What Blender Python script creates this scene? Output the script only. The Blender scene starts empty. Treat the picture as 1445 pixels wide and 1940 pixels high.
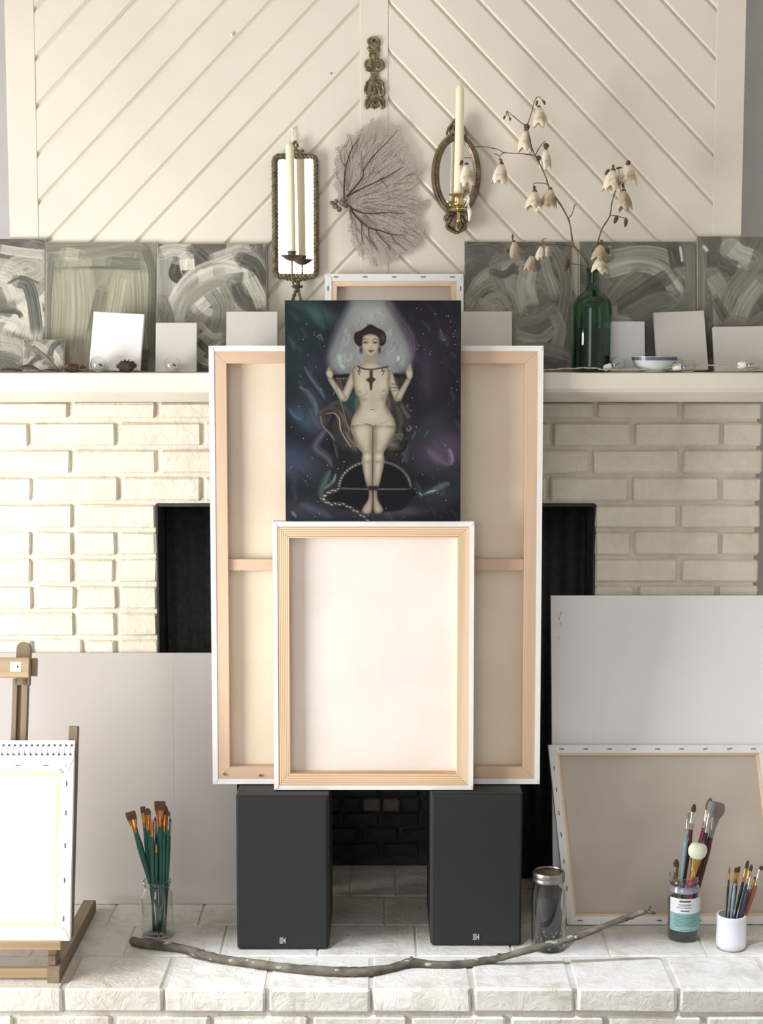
import bpy, bmesh, math, random
import numpy as np
from mathutils import Vector, Matrix, Quaternion
from mathutils.geometry import tessellate_polygon

scene = bpy.context.scene
col = scene.collection
R = math.radians
PI = math.pi

# ------------------------------------------------------------------ camera
F = 3000.0                       # focal length in pixels of the 1445 x 1940 frame
PITCH = math.atan(310.0 / F)
CP, SP = math.cos(PITCH), math.sin(PITCH)
EYE = 1.70
cd = bpy.data.cameras.new('camera')
cam = bpy.data.objects.new('camera', cd)
col.objects.link(cam)
cam.location = (0, 0, EYE)
cam.rotation_euler = (PI / 2 - PITCH, 0, 0)
cd.sensor_fit = 'VERTICAL'
cd.sensor_height = 36.0
cd.lens = F / 1940 * 36.0
cd.clip_start = 0.05
scene.camera = cam

scene.view_settings.view_transform = 'Standard'
scene.view_settings.look = 'None'
scene.view_settings.gamma = 1.0
scene.view_settings.use_curve_mapping = False
scene.view_settings.exposure = -0.84

# ------------------------------------------------------------------ world, sun, window light
wd = bpy.data.worlds.new('world'); scene.world = wd
wd.use_nodes = True
bg = wd.node_tree.nodes['Background']
bg.inputs[0].default_value = (0.80, 0.88, 1.0, 1)
bg.inputs[1].default_value = 0.7


def area(name, loc, rot, sx, sy, power, color):
    l = bpy.data.lights.new(name, 'AREA')
    l.shape = 'RECTANGLE'; l.size = sx; l.size_y = sy
    l.energy = power; l.color = color
    o = bpy.data.objects.new(name, l); col.objects.link(o)
    o.location = loc; o.rotation_euler = rot
    return o


# daylight standing in the big window of the left wall (in front of the hearth)
area('window_light', (-1.98, 2.50, 1.10), (0, R(-90), 0), 1.36, 1.06, 150, (1.0, 0.985, 0.955))
# daylight of the window in the wall behind the camera
area('window_light', (-1.22, -1.46, 1.92), (R(90), 0, 0), 1.35, 1.8, 46, (0.97, 0.98, 1.0))
# bluish sun on the hearth front, bounded by an added, unseen ceiling opening
sl = bpy.data.lights.new('sun', 'SUN'); sl.energy = 5.6; sl.angle = R(3.0); sl.color = (0.76, 0.85, 1.0)
so = bpy.data.objects.new('sun', sl); col.objects.link(so)
SUN = Vector((0.20, 0.34, -1.0)).normalized()
so.rotation_euler = SUN.to_track_quat('-Z', 'Y').to_euler()
so.location = (0, 1, 4)


# ------------------------------------------------------------------ pixel <-> world
def ray(px, py):
    dx = (px - 722.5) / F; dy = (970.0 - py) / F
    return dx, CP + dy * SP, -SP + dy * CP


def P(px, py, Y):
    a, b, c = ray(px, py); t = Y / b
    return Vector((a * t, Y, EYE + c * t))


def onz(px, py, z):
    a, b, c = ray(px, py); t = (z - EYE) / c
    return Vector((a * t, b * t, z))


def X_at(px, Y, z):
    """x of pixel column px on depth Y at height z"""
    # depth along the view axis
    d = Y * CP - (z - EYE) * SP
    return (px - 722.5) / F * d


# ------------------------------------------------------------------ colour / materials
def lin(c):
    c = c / 255.0
    return c / 12.92 if c <= 0.04045 else ((c + 0.055) / 1.055) ** 2.4


def L(rgb):
    return (lin(rgb[0]), lin(rgb[1]), lin(rgb[2]), 1)


def base_mat(name):
    m = bpy.data.materials.new(name); m.use_nodes = True
    nt = m.node_tree
    return m, nt, nt.nodes['Principled BSDF']


def mat(name, rgb, rough=0.6, metal=0.0, var=0.0, vscale=6.0, bump=0.0, bscale=40.0, rgb2=None,
        trans=0.0, ior=1.45, spec=None, stretch=(1, 1, 1), coat=0.0, alpha=None, lo=0.35, hi=0.65, rot=(0, 0, 0), detail=5):
    m, nt, b = base_mat(name)
    b.inputs['Base Color'].default_value = L(rgb)
    b.inputs['Roughness'].default_value = rough
    b.inputs['Metallic'].default_value = metal
    b.inputs['IOR'].default_value = ior
    if trans: b.inputs['Transmission Weight'].default_value = trans
    if spec is not None: b.inputs['Specular IOR Level'].default_value = spec
    if coat: b.inputs['Coat Weight'].default_value = coat
    if rgb2 is not None or var or bump:
        tc = nt.nodes.new('ShaderNodeTexCoord'); mp = nt.nodes.new('ShaderNodeMapping')
        mp.inputs['Scale'].default_value = stretch
        mp.inputs['Rotation'].default_value = rot
        nt.links.new(tc.outputs['Object'], mp.inputs['Vector'])
    if rgb2 is not None or var:
        if rgb2 is None: rgb2 = tuple(max(0, c * (1 - var)) for c in rgb)
        n = nt.nodes.new('ShaderNodeTexNoise'); n.inputs['Scale'].default_value = vscale; n.inputs['Detail'].default_value = detail
        nt.links.new(mp.outputs[0], n.inputs['Vector'])
        r = nt.nodes.new('ShaderNodeValToRGB')
        r.color_ramp.elements[0].position = lo; r.color_ramp.elements[0].color = L(rgb2)
        r.color_ramp.elements[1].position = hi; r.color_ramp.elements[1].color = L(rgb)
        nt.links.new(n.outputs['Fac'], r.inputs[0]); nt.links.new(r.outputs[0], b.inputs['Base Color'])
    if bump:
        n2 = nt.nodes.new('ShaderNodeTexNoise'); n2.inputs['Scale'].default_value = bscale; n2.inputs['Detail'].default_value = 6
        nt.links.new(mp.outputs[0], n2.inputs['Vector'])
        bp = nt.nodes.new('ShaderNodeBump'); bp.inputs['Strength'].default_value = bump; bp.inputs['Distance'].default_value = 0.004
        nt.links.new(n2.outputs['Fac'], bp.inputs['Height']); nt.links.new(bp.outputs[0], b.inputs['Normal'])
    return m


def wood(name, c1, c2, axis='z', scale=60.0, rough=0.6, bands=False):
    """grain running along the given object axis"""
    m, nt, b = base_mat(name)
    tc = nt.nodes.new('ShaderNodeTexCoord'); mp = nt.nodes.new('ShaderNodeMapping')
    st = {'x': (0.045, 1, 1), 'y': (1, 0.045, 1), 'z': (1, 1, 0.045)}[axis]
    mp.inputs['Scale'].default_value = st
    nt.links.new(tc.outputs['Object'], mp.inputs['Vector'])
    if bands:
        w = nt.nodes.new('ShaderNodeTexWave'); w.bands_direction = 'X' if axis == 'z' else 'Z'
        w.inputs['Scale'].default_value = scale; w.inputs['Distortion'].default_value = 5.0
        w.inputs['Detail'].default_value = 2.0; w.inputs['Detail Scale'].default_value = 0.35
    else:
        w = nt.nodes.new('ShaderNodeTexNoise'); w.inputs['Scale'].default_value = scale; w.inputs['Detail'].default_value = 5
        w.inputs['Distortion'].default_value = 0.4
    nt.links.new(mp.outputs[0], w.inputs['Vector'])
    r = nt.nodes.new('ShaderNodeValToRGB')
    r.color_ramp.elements[0].position = 0.3; r.color_ramp.elements[0].color = L(c2)
    r.color_ramp.elements[1].position = 0.62; r.color_ramp.elements[1].color = L(c1)
    nt.links.new(w.outputs['Fac'], r.inputs[0]); nt.links.new(r.outputs[0], b.inputs['Base Color'])
    b.inputs['Roughness'].default_value = rough
    bp = nt.nodes.new('ShaderNodeBump'); bp.inputs['Strength'].default_value = 0.12; bp.inputs['Distance'].default_value = 0.002
    nt.links.new(w.outputs['Fac'], bp.inputs['Height']); nt.links.new(bp.outputs[0], b.inputs['Normal'])
    return m


def brick_paint(name, rgb, dirt, amount=0.62, strength=0.55):
    """thick brushed paint over rough brick, with rough relief and small chips"""
    m, nt, b = base_mat(name)
    tc = nt.nodes.new('ShaderNodeTexCoord')
    g = nt.nodes.new('ShaderNodeNewGeometry')
    n = nt.nodes.new('ShaderNodeTexNoise'); n.inputs['Scale'].default_value = 14; n.inputs['Detail'].default_value = 8
    nt.links.new(g.outputs['Position'], n.inputs['Vector'])
    n.inputs['Roughness'].default_value = 0.65
    r = nt.nodes.new('ShaderNodeValToRGB')
    r.color_ramp.elements[0].position = 0.25; r.color_ramp.elements[0].color = L(dirt)
    r.color_ramp.elements[1].position = amount; r.color_ramp.elements[1].color = L(rgb)
    nt.links.new(n.outputs['Fac'], r.inputs[0]); nt.links.new(r.outputs[0], b.inputs['Base Color'])
    v = nt.nodes.new('ShaderNodeTexNoise'); v.inputs['Scale'].default_value = 22; v.inputs['Detail'].default_value = 9
    v.inputs['Roughness'].default_value = 0.62; v.inputs['Distortion'].default_value = 1.6
    nt.links.new(g.outputs['Position'], v.inputs['Vector'])
    bp = nt.nodes.new('ShaderNodeBump'); bp.inputs['Strength'].default_value = strength; bp.inputs['Distance'].default_value = 0.008
    nt.links.new(v.outputs['Fac'], bp.inputs['Height']); nt.links.new(bp.outputs[0], b.inputs['Normal'])
    b.inputs['Roughness'].default_value = 0.5
    return m


def attr_mat(name, rough=0.55, bump=0.25, coat=0.0, spec=0.5):
    """paint layer: colour stored on the painted surface, fine canvas relief"""
    m, nt, b = base_mat(name)
    a = nt.nodes.new('ShaderNodeAttribute'); a.attribute_name = 'paint'
    nt.links.new(a.outputs['Color'], b.inputs['Base Color'])
    b.inputs['Roughness'].default_value = rough
    b.inputs['Specular IOR Level'].default_value = spec
    n = nt.nodes.new('ShaderNodeTexNoise'); n.inputs['Scale'].default_value = 350; n.inputs['Detail'].default_value = 3
    tc = nt.nodes.new('ShaderNodeTexCoord'); nt.links.new(tc.outputs['Object'], n.inputs['Vector'])
    bp = nt.nodes.new('ShaderNodeBump'); bp.inputs['Strength'].default_value = bump; bp.inputs['Distance'].default_value = 0.001
    nt.links.new(n.outputs['Fac'], bp.inputs['Height']); nt.links.new(bp.outputs[0], b.inputs['Normal'])
    return m


M = {}
M['panel'] = mat('cream_paint_panel', (228, 220, 206), 0.5, var=0.04, vscale=3, bump=0.05, bscale=60)
M['mantel'] = mat('cream_paint_mantel', (224, 216, 202), 0.45, var=0.04, vscale=5, bump=0.06, bscale=50)
M['brick'] = brick_paint('painted_brick', (226, 219, 202), (208, 199, 181))
M['mortar'] = brick_paint('painted_mortar', (224, 216, 199), (202, 193, 175))
M['hearth'] = brick_paint('painted_hearth_brick', (212, 208, 200), (178, 170, 153), 0.52, 0.65)
M['hearth_mortar'] = brick_paint('hearth_mortar', (210, 205, 196), (184, 176, 160))
M['wall'] = mat('lilac_grey_wall', (196, 192, 194), 0.7, var=0.03, bump=0.04)
M['roomwall'] = mat('white_room_wall', (228, 226, 222), 0.8, var=0.03)
M['ceiling'] = mat('white_ceiling', (235, 232, 226), 0.85, var=0.02)
M['floor'] = mat('grey_carpet', (190, 187, 184), 0.95, var=0.08, vscale=40, bump=0.4, bscale=400)
M['soot'] = mat('sooty_black', (66, 66, 64), 0.85, var=0.3, vscale=20, bump=0.4, bscale=60)
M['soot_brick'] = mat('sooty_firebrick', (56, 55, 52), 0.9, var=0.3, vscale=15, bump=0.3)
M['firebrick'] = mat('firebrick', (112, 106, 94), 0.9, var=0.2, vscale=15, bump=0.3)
M['mesh'] = mat('black_mesh', (58, 60, 58), 0.7, metal=0.0, var=0.2, vscale=60)
M['linen'] = mat('raw_linen', (233, 219, 199), 0.9, rgb2=(227, 212, 190), vscale=8, bump=0.15, bscale=700)
M['linen_pale'] = mat('raw_linen_pale', (241, 233, 228), 0.9, rgb2=(236, 226, 218), vscale=6, bump=0.15, bscale=700)
M['linen_grey'] = mat('raw_linen_grey', (198, 189, 178), 0.9, rgb2=(190, 180, 168), vscale=6, bump=0.15, bscale=700)
M['white_canvas'] = mat('primed_canvas', (238, 237, 236), 0.7, var=0.03, vscale=12, bump=0.12, bscale=500)
M['white_board'] = mat('white_canvas_board', (208, 203, 197), 0.75, var=0.02, bump=0.08, bscale=600)
M['gloss_board'] = mat('glossy_white_board', (188, 182, 178), 0.24, var=0.03, vscale=2.5, spec=0.5)
M['matt_board'] = mat('matt_primed_board', (240, 239, 240), 0.7, var=0.02, vscale=4, bump=0.08, bscale=500)
M['pine_v'] = wood('pine_vertical', (232, 208, 180), (214, 182, 148), 'z', 40)
M['pine_h'] = wood('pine_horizontal', (232, 208, 180), (214, 182, 148), 'x', 40)
M['tan_v'] = wood('tan_wood_vertical', (216, 188, 162), (204, 174, 146), 'z', 30)
M['tan_h'] = wood('tan_wood_horizontal', (212, 184, 158), (200, 170, 142), 'x', 30)
M['stripe_v'] = wood('striped_pine_vertical', (238, 214, 186), (196, 152, 112), 'z', 75, bands=True)
M['stripe_h'] = wood('striped_pine_horizontal', (236, 212, 182), (200, 158, 118), 'x', 60, bands=True)
M['easel_v'] = wood('easel_wood', (130, 113, 90), (100, 86, 66), 'z', 30)
M['easel_x'] = wood('easel_wood_cross', (172, 150, 118), (136, 114, 84), 'x', 30)
M['easel_y'] = wood('easel_wood_foot', (138, 121, 100), (108, 93, 75), 'y', 30)
M['steel'] = mat('steel', (150, 148, 145), 0.35, metal=1.0)
M['staple'] = mat('staple_steel', (92, 88, 84), 0.5, metal=0.8)
M['speaker'] = mat('speaker_cabinet', (44, 45, 44), 0.55, var=0.1, vscale=30, bump=0.1, bscale=300)
M['grille'] = mat('speaker_grille_cloth', (40, 42, 41), 0.9, bump=0.3, bscale=900)
M['silver'] = mat('silver_badge', (196, 196, 196), 0.35, metal=0.6)
M['badge_line'] = mat('badge_dark', (60, 62, 62), 0.6)
M['brass'] = mat('polished_brass', (198, 176, 128), 0.2, metal=1.0)
M['old_brass'] = mat('aged_brass', (156, 142, 112), 0.42, metal=0.6, rgb2=(96, 85, 66), vscale=60, bump=0.3, bscale=120)
M['bronze'] = mat('dark_bronze', (134, 120, 96), 0.42, metal=0.6, rgb2=(92, 80, 62), vscale=50, bump=0.2, bscale=100)
M['rope'] = mat('twisted_rope_metal', (128, 112, 88), 0.6, metal=0.3, rgb2=(88, 76, 58), vscale=80, bump=0.3, bscale=200)
M['mirror'] = mat('mirror_glass', (245, 245, 245), 0.02, metal=1.0)
M['candle'] = mat('candle_wax', (238, 229, 200), 0.4, var=0.02, spec=0.4)
M['candle'].node_tree.nodes['Principled BSDF'].inputs['Subsurface Weight'].default_value = 0.15
M['wax_drip'] = mat('white_wax', (238, 234, 224), 0.4)
M['wick'] = mat('wick', (206, 200, 184), 0.9)
M['nail'] = mat('nail', (120, 110, 95), 0.5, metal=0.7)
M['green_glass'] = mat('green_glass', (116, 172, 140), 0.04, trans=1.0, ior=1.45)
M['glass'] = mat('clear_glass', (250, 252, 250), 0.02, trans=1.0, ior=1.45)
M['water'] = mat('green_water', (112, 150, 130), 0.05, trans=1.0, ior=1.33)
M['murky'] = mat('murky_jar_water', (88, 112, 108), 0.25, trans=0.75, ior=1.33)
M['dark_fill'] = mat('dark_jar_contents', (58, 56, 56), 0.7, rgb2=(34, 33, 33), vscale=30, bump=0.6, bscale=40)
M['crystals'] = mat('pale_shells', (168, 162, 152), 0.5, rgb2=(110, 104, 96), vscale=50, bump=0.3)
M['porcelain'] = mat('porcelain', (198, 204, 202), 0.2, var=0.02, coat=0.5)
M['blue_band'] = mat('blue_glaze', (92, 98, 128), 0.25, rgb2=(70, 78, 112), vscale=60)
M['ceramic'] = mat('white_ceramic', (226, 227, 234), 0.35, var=0.04, vscale=10)
M['twig'] = mat('twig_bark', (112, 96, 78), 0.85, rgb2=(76, 64, 50), vscale=40, bump=0.4, bscale=120)
M['bark'] = mat('stick_bark', (112, 104, 92), 0.9, rgb2=(66, 60, 52), vscale=45, bump=1.0, bscale=90, stretch=(0.5, 1, 1))
M['lichen'] = mat('lichen', (168, 164, 150), 0.9, var=0.2, vscale=60)
M['petal'] = mat('dried_petal', (226, 214, 192), 0.75, rgb2=(172, 152, 122), vscale=38, lo=0.36, hi=0.52)
M['petal_dark'] = mat('dried_petal_brown', (200, 184, 160), 0.8, rgb2=(142, 122, 98), vscale=38)
M['calyx'] = mat('dried_calyx', (98, 82, 64), 0.85, var=0.3, vscale=60)
M['dry_dark'] = mat('dark_dried_flower', (84, 68, 56), 0.9, rgb2=(52, 42, 35), vscale=60)
M['dry_rust'] = mat('rust_dried_flower', (156, 112, 76), 0.9, rgb2=(96, 74, 54), vscale=60)
M['dry_olive'] = mat('olive_dry_leaf', (104, 98, 84), 0.85, rgb2=(70, 66, 56), vscale=40)
M['cord'] = mat('clear_cord', (190, 182, 166), 0.5, var=0.1, vscale=60)
M['socket'] = mat('white_socket', (236, 233, 226), 0.4)
M['paper'] = mat('white_paper', (236, 235, 238), 0.8)
M['paper_hole'] = mat('punched_hole', (92, 88, 90), 0.8)
M['ink'] = mat('label_ink', (96, 98, 104), 0.7)
M['teal_label'] = mat('teal_label', (138, 174, 174), 0.6)
M['teal_ink'] = mat('teal_ink', (70, 128, 132), 0.6)
M['label'] = mat('white_label', (222, 222, 230), 0.6)
M['lilac_ring'] = mat('lilac_tape', (196, 198, 222), 0.5)
M['panel_edge'] = mat('panel_edge', (196, 190, 176), 0.6, var=0.1, vscale=20)
M['hole'] = mat('dark_hole', (40, 36, 32), 0.9)
for nm, c, r_, me in [('teal', (44, 98, 88), 0.2, 0), ('copper', (206, 140, 78), 0.22, 0.9), ('bristle', (98, 80, 66), 0.85, 0),
                      ('maroon', (84, 40, 44), 0.25, 0), ('pink', (164, 62, 92), 0.3, 0), ('red', (176, 56, 68), 0.3, 0),
                      ('silver_f', (200, 196, 190), 0.2, 0.95), ('bristle_dk', (70, 60, 54), 0.85, 0), ('bristle_br', (128, 82, 62), 0.85, 0),
                      ('bristle_wh', (224, 226, 206), 0.85, 0), ('bristle_gr', (136, 122, 118), 0.85, 0), ('black_h', (40, 38, 40), 0.25, 0),
                      ('blue_h', (44, 56, 76), 0.25, 0), ('skyblue_h', (116, 146, 160), 0.3, 0), ('brick_h', (132, 72, 62), 0.35, 0),
                      ('gold_f', (206, 164, 96), 0.22, 0.9), ('bristle_bl', (122, 136, 136), 0.8, 0), ('wood_h', (128, 100, 72), 0.5, 0)]:
    M[nm] = mat('brush_' + nm, c, r_, metal=me, bump=0.3 if 'bristle' in nm else 0, bscale=900, stretch=(1, 1, 0.06))


# ------------------------------------------------------------------ mesh helpers
class MB:
    def __init__(s): s.v = []; s.f = []; s.mi = []

    def add(s, vs, fs, mi=0):
        o = len(s.v); s.v += [tuple(p) for p in vs]
        s.f += [tuple(i + o for i in f) for f in fs]; s.mi += [mi] * len(fs)
        return s

    def box(s, x0, x1, y0, y1, z0, z1, c=0.0, mi=0):
        """box, with chamfered edges when c > 0 (24 vertices)"""
        if c <= 0:
            vs = [(x, y, z) for x in (x0, x1) for y in (y0, y1) for z in (z0, z1)]
            return s.add(vs, [(0, 1, 3, 2), (4, 6, 7, 5), (0, 4, 5, 1), (2, 3, 7, 6), (0, 2, 6, 4), (1, 5, 7, 3)], mi)
        bm = bmesh.new()
        r = bmesh.ops.create_cube(bm, size=1)
        for v in bm.verts:
            v.co = Vector((x0 if v.co.x < 0 else x1, y0 if v.co.y < 0 else y1, z0 if v.co.z < 0 else z1))
        bmesh.ops.bevel(bm, geom=bm.edges[:], offset=c, segments=1, affect='EDGES')
        bm.verts.index_update()
        s.add([v.co[:] for v in bm.verts], [[v.index for v in f.verts] for f in bm.faces], mi)
        bm.free()
        return s

    def lathe(s, prof, n=32, c=(0, 0, 0), sx=1, sy=1, mi=0, cap0=False, cap1=False):
        vs = []; fs = []
        for r, z in prof:
            for k in range(n):
                a = 2 * PI * k / n
                vs.append((c[0] + math.cos(a) * r * sx, c[1] + math.sin(a) * r * sy, c[2] + z))
        for i in range(len(prof) - 1):
            for k in range(n):
                a = i * n + k; b = i * n + (k + 1) % n
                fs.append((a, b, b + n, a + n))
        if cap0: fs.append(tuple(range(n - 1, -1, -1)))
        if cap1: fs.append(tuple((len(prof) - 1) * n + k for k in range(n)))
        return s.add(vs, fs, mi)

    def tube(s, pts, r, n=8, mi=0, caps=True):
        pts = [Vector(p) for p in pts]
        rs = r if isinstance(r, (list, tuple)) else [r] * len(pts)
        vs = []; fs = []
        up = None
        for i, p in enumerate(pts):
            d = (pts[min(i + 1, len(pts) - 1)] - pts[max(i - 1, 0)])
            if d.length < 1e-9: d = Vector((0, 0, 1))
            d.normalize()
            if up is None:
                up = Vector((0, 0, 1)) if abs(d.z) < 0.9 else Vector((1, 0, 0))
            a = (up - d * up.dot(d)); a.normalize(); b = d.cross(a); up = a
            for k in range(n):
                t = 2 * PI * k / n
                vs.append(p + (a * math.cos(t) + b * math.sin(t)) * rs[i])
        for i in range(len(pts) - 1):
            for k in range(n):
                q = i * n + k; w = i * n + (k + 1) % n
                fs.append((q, w, w + n, q + n))
        if caps:
            fs.append(tuple(range(n - 1, -1, -1))); fs.append(tuple((len(pts) - 1) * n + k for k in range(n)))
        return s.add(vs, fs, mi)

    def ball(s, c, rx, ry=None, rz=None, n=14, m=9, mi=0, fn=None):
        ry = ry or rx; rz = rz or rx
        vs = []; fs = []
        for i in range(m + 1):
            th = PI * i / m
            for k in range(n):
                a = 2 * PI * k / n
                d = Vector((math.sin(th) * math.cos(a), math.sin(th) * math.sin(a), math.cos(th)))
                q = fn(d) if fn else 1.0
                vs.append((c[0] + d.x * rx * q, c[1] + d.y * ry * q, c[2] + d.z * rz * q))
        for i in range(m):
            for k in range(n):
                a = i * n + k; b = i * n + (k + 1) % n
                fs.append((a, a + n, b + n, b))
        return s.add(vs, fs, mi)

    def prism(s, poly, y0, y1, inset=0.0, mi=0):
        """convex polygon in x,z extruded from front y0 to back y1; the front face is inset (bevelled rim)"""
        n = len(poly)
        area2 = sum(poly[i][0] * poly[(i + 1) % n][1] - poly[(i + 1) % n][0] * poly[i][1] for i in range(n))
        if area2 < 0: poly = poly[::-1]
        front = inset_poly(poly, inset) if inset else poly
        vs = [(p[0], y0, p[1]) for p in front] + [(p[0], y0 + inset, p[1]) for p in poly] + [(p[0], y1, p[1]) for p in poly]
        fs = [tuple(range(n)), tuple(range(3 * n - 1, 2 * n - 1, -1))]
        for l in (0, 1):
            for i in range(n):
                j = (i + 1) % n
                fs.append((l * n + j, l * n + i, (l + 1) * n + i, (l + 1) * n + j))
        return s.add(vs, fs, mi)

    def mesh(s, name, mats, smooth=False, angle=None):
        me = bpy.data.meshes.new(name)
        me.from_pydata(s.v, [], s.f)
        if not isinstance(mats, (list, tuple)): mats = [mats]
        for m in mats: me.materials.append(m)
        if len(mats) > 1: me.polygons.foreach_set('material_index', s.mi)
        if smooth:
            me.polygons.foreach_set('use_smooth', [True] * len(me.polygons))
            if angle is not None: me.set_sharp_from_angle(angle=R(angle))
        me.validate(); me.update()
        return me

    def build(s, name, mats, parent=None, smooth=False, angle=None, loc=None, rot=None):
        return link(name, s.mesh(name, mats, smooth, angle), parent, loc, rot)


def inset_poly(poly, d):
    n = len(poly); out = []
    for i in range(n):
        p0 = Vector(poly[i - 1]); p1 = Vector(poly[i]); p2 = Vector(poly[(i + 1) % n])
        e1 = (p1 - p0).normalized(); e2 = (p2 - p1).normalized()
        n1 = Vector((-e1.y, e1.x)); n2 = Vector((-e2.y, e2.x))
        k = 1 + n1.dot(n2)
        out.append(tuple(p1 + (n1 + n2) * (d / max(k, 0.3))))
    return out


def clip_poly(poly, a, b, c):
    """keep a*x + b*y <= c"""
    out = []
    for i in range(len(poly)):
        p = poly[i]; q = poly[(i + 1) % len(poly)]
        dp = a * p[0] + b * p[1] - c; dq = a * q[0] + b * q[1] - c
        if dp <= 0: out.append(p)
        if dp * dq < 0:
            t = dp / (dp - dq); out.append((p[0] + (q[0] - p[0]) * t, p[1] + (q[1] - p[1]) * t))
    return out


def link(name, me, parent=None, loc=None, rot=None):
    o = bpy.data.objects.new(name, me); col.objects.link(o)
    if parent is not None: o.parent = parent
    if loc is not None: o.location = loc
    if rot is not None: o.rotation_euler = rot
    return o


def tag(o, label=None, cat=None, group=None, kind=None):
    if label: o['label'] = label
    if cat: o['category'] = cat
    if group: o['group'] = group
    if kind: o['kind'] = kind
    return o


def thing(name, label, cat, loc=(0, 0, 0), group=None, mw=None):
    o = bpy.data.objects.new(name, None); col.objects.link(o)
    o.empty_display_size = 0.05
    if mw is not None: o.matrix_world = mw
    else: o.location = loc
    return tag(o, label, cat, group)


def spline(pts, n=8):
    """Catmull-Rom through points (tuples of any length)"""
    pts = [np.array(p, float) for p in pts]
    ext = [2 * pts[0] - pts[1]] + pts + [2 * pts[-1] - pts[-2]]
    out = []
    for i in range(1, len(ext) - 2):
        p0, p1, p2, p3 = ext[i - 1:i + 3]
        for k in range(n):
            t = k / n
            out.append(0.5 * ((2 * p1) + (-p0 + p2) * t + (2 * p0 - 5 * p1 + 4 * p2 - p3) * t * t + (-p0 + 3 * p1 - 3 * p2 + p3) * t ** 3))
    out.append(pts[-1])
    return out


# ------------------------------------------------------------------ THE ROOM
HZ = 0.35                         # top of the hearth
WY = 3.80                         # face of the brick chimney breast
MZ = 1.645                        # top of the mantel shelf
CEIL = 3.05


def struct(name, mb, m, parent=None, **k):
    o = mb.build(name, m, parent, **k)
    if parent is None: o['kind'] = 'structure'
    return o


struct('floor', MB().box(-2.1, 2.3, -1.6, 4.3, -0.06, 0.0), M['floor'])
# ceiling; its unseen opening is added to shape the sun patch on the hearth
OPX0, OPX1, OPY0, OPY1 = -1.02, 1.30, 2.05, 2.56
mb = MB()
mb.box(-2.1, OPX0, -1.6, 4.3, CEIL, CEIL + 0.06).box(OPX1, 2.3, -1.6, 4.3, CEIL, CEIL + 0.06)
mb.box(OPX0, OPX1, -1.6, OPY0, CEIL, CEIL + 0.06).box(OPX0, OPX1, OPY1, 4.3, CEIL, CEIL + 0.06)
struct('ceiling', mb, M['ceiling'])
struct('wall_back', MB().box(-2.1, 2.3, 4.22, 4.3, 0, CEIL), M['wall'])
struct('wall_right', MB().box(2.2, 2.3, -1.6, 4.22, 0, CEIL), M['roomwall'])
mb = MB()                          # left wall around the big window
mb.box(-2.1, -2.0, -1.6, 1.45, 0, CEIL).box(-2.1, -2.0, 3.05, 4.22, 0, CEIL)
mb.box(-2.1, -2.0, 1.45, 3.05, 0, 0.40).box(-2.1, -2.0, 1.45, 3.05, 1.80, CEIL)
struct('wall_left', mb, M['roomwall'])
mb = MB()                          # wall behind the camera around its window
mb.box(-2.0, -1.93, -1.6, -1.5, 0, CEIL).box(-0.51, 2.2, -1.6, -1.5, 0, CEIL)
mb.box(-1.93, -0.51, -1.6, -1.5, 0, 0.95).box(-1.93, -0.51, -1.6, -1.5, 2.90, CEIL)
struct('wall_front', mb, M['roomwall'])
mb = MB()
mb.box(-2.08, -2.02, 1.45, 1.49, 0.40, 1.80).box(-2.08, -2.02, 3.01, 3.05, 0.40, 1.80)
mb.box(-2.08, -2.02, 1.49, 3.01, 0.40, 0.44).box(-2.08, -2.02, 1.49, 3.01, 1.76, 1.80)
struct('window_1', mb, M['mantel'])
mb = MB()
mb.box(-1.93, -1.88, -1.58, -1.52, 0.95, 2.90).box(-0.56, -0.51, -1.58, -1.52, 0.95, 2.90)
mb.box(-1.88, -0.56, -1.58, -1.52, 0.95, 1.0).box(-1.88, -0.56, -1.58, -1.52, 2.85, 2.90)
struct('window_2', mb, M['mantel'])

# ---- chimney breast: mortar body with an opening, every brick its own piece
random.seed(4)
OX0, OX1 = X_at(297, WY, 1.1), X_at(1126, WY, 1.1)
OZ = P(722, 957, WY).z
BX0, BX1 = -0.935, 0.914
MY = WY + 0.009
mb = MB()
mb.box(BX0 + .004, OX0 + .003, MY, 4.22, HZ, MZ).box(OX1 - .003, BX1 - .012, MY, 4.22, HZ, MZ).box(OX0 + .003, OX1 - .003, MY, 4.22, OZ + 0.004, MZ)
breast = struct('wall_chimney', mb, M['mortar'])
ZJ0 = P(722, 797, WY).z
DZ = (ZJ0 - P(722, 1209, WY).z) / 8
brick_cache = {}


def brick_mesh(w, h, d, m, jag=0.0016, key=''):
    k = (round(w, 3), round(h, 3), round(d, 3), key, random.randrange(3))
    if k in brick_cache: return brick_cache[k]
    b = MB().box(-w / 2, w / 2, 0, d, 0, h, c=0.0042)
    b.v = [(x + random.uniform(-jag, jag), y + random.uniform(-jag, jag) * 0.6, z + random.uniform(-jag, jag)) for x, y, z in b.v]
    me = b.mesh('brick', m, smooth=True, angle=20)
    brick_cache[k] = me
    return me


def lay(parent, x0, x1, z0, h, m, Y=WY, d=0.03, key='w'):
    if x1 - x0 < 0.012: return
    me = brick_mesh(x1 - x0, h, d, m, key=key)
    o = link('brick', me, parent, (0.5 * (x0 + x1), Y + random.uniform(-0.0015, 0.0012), z0))
    o.rotation_euler = (0, random.uniform(-0.004, 0.004), random.uniform(-0.004, 0.004))


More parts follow.
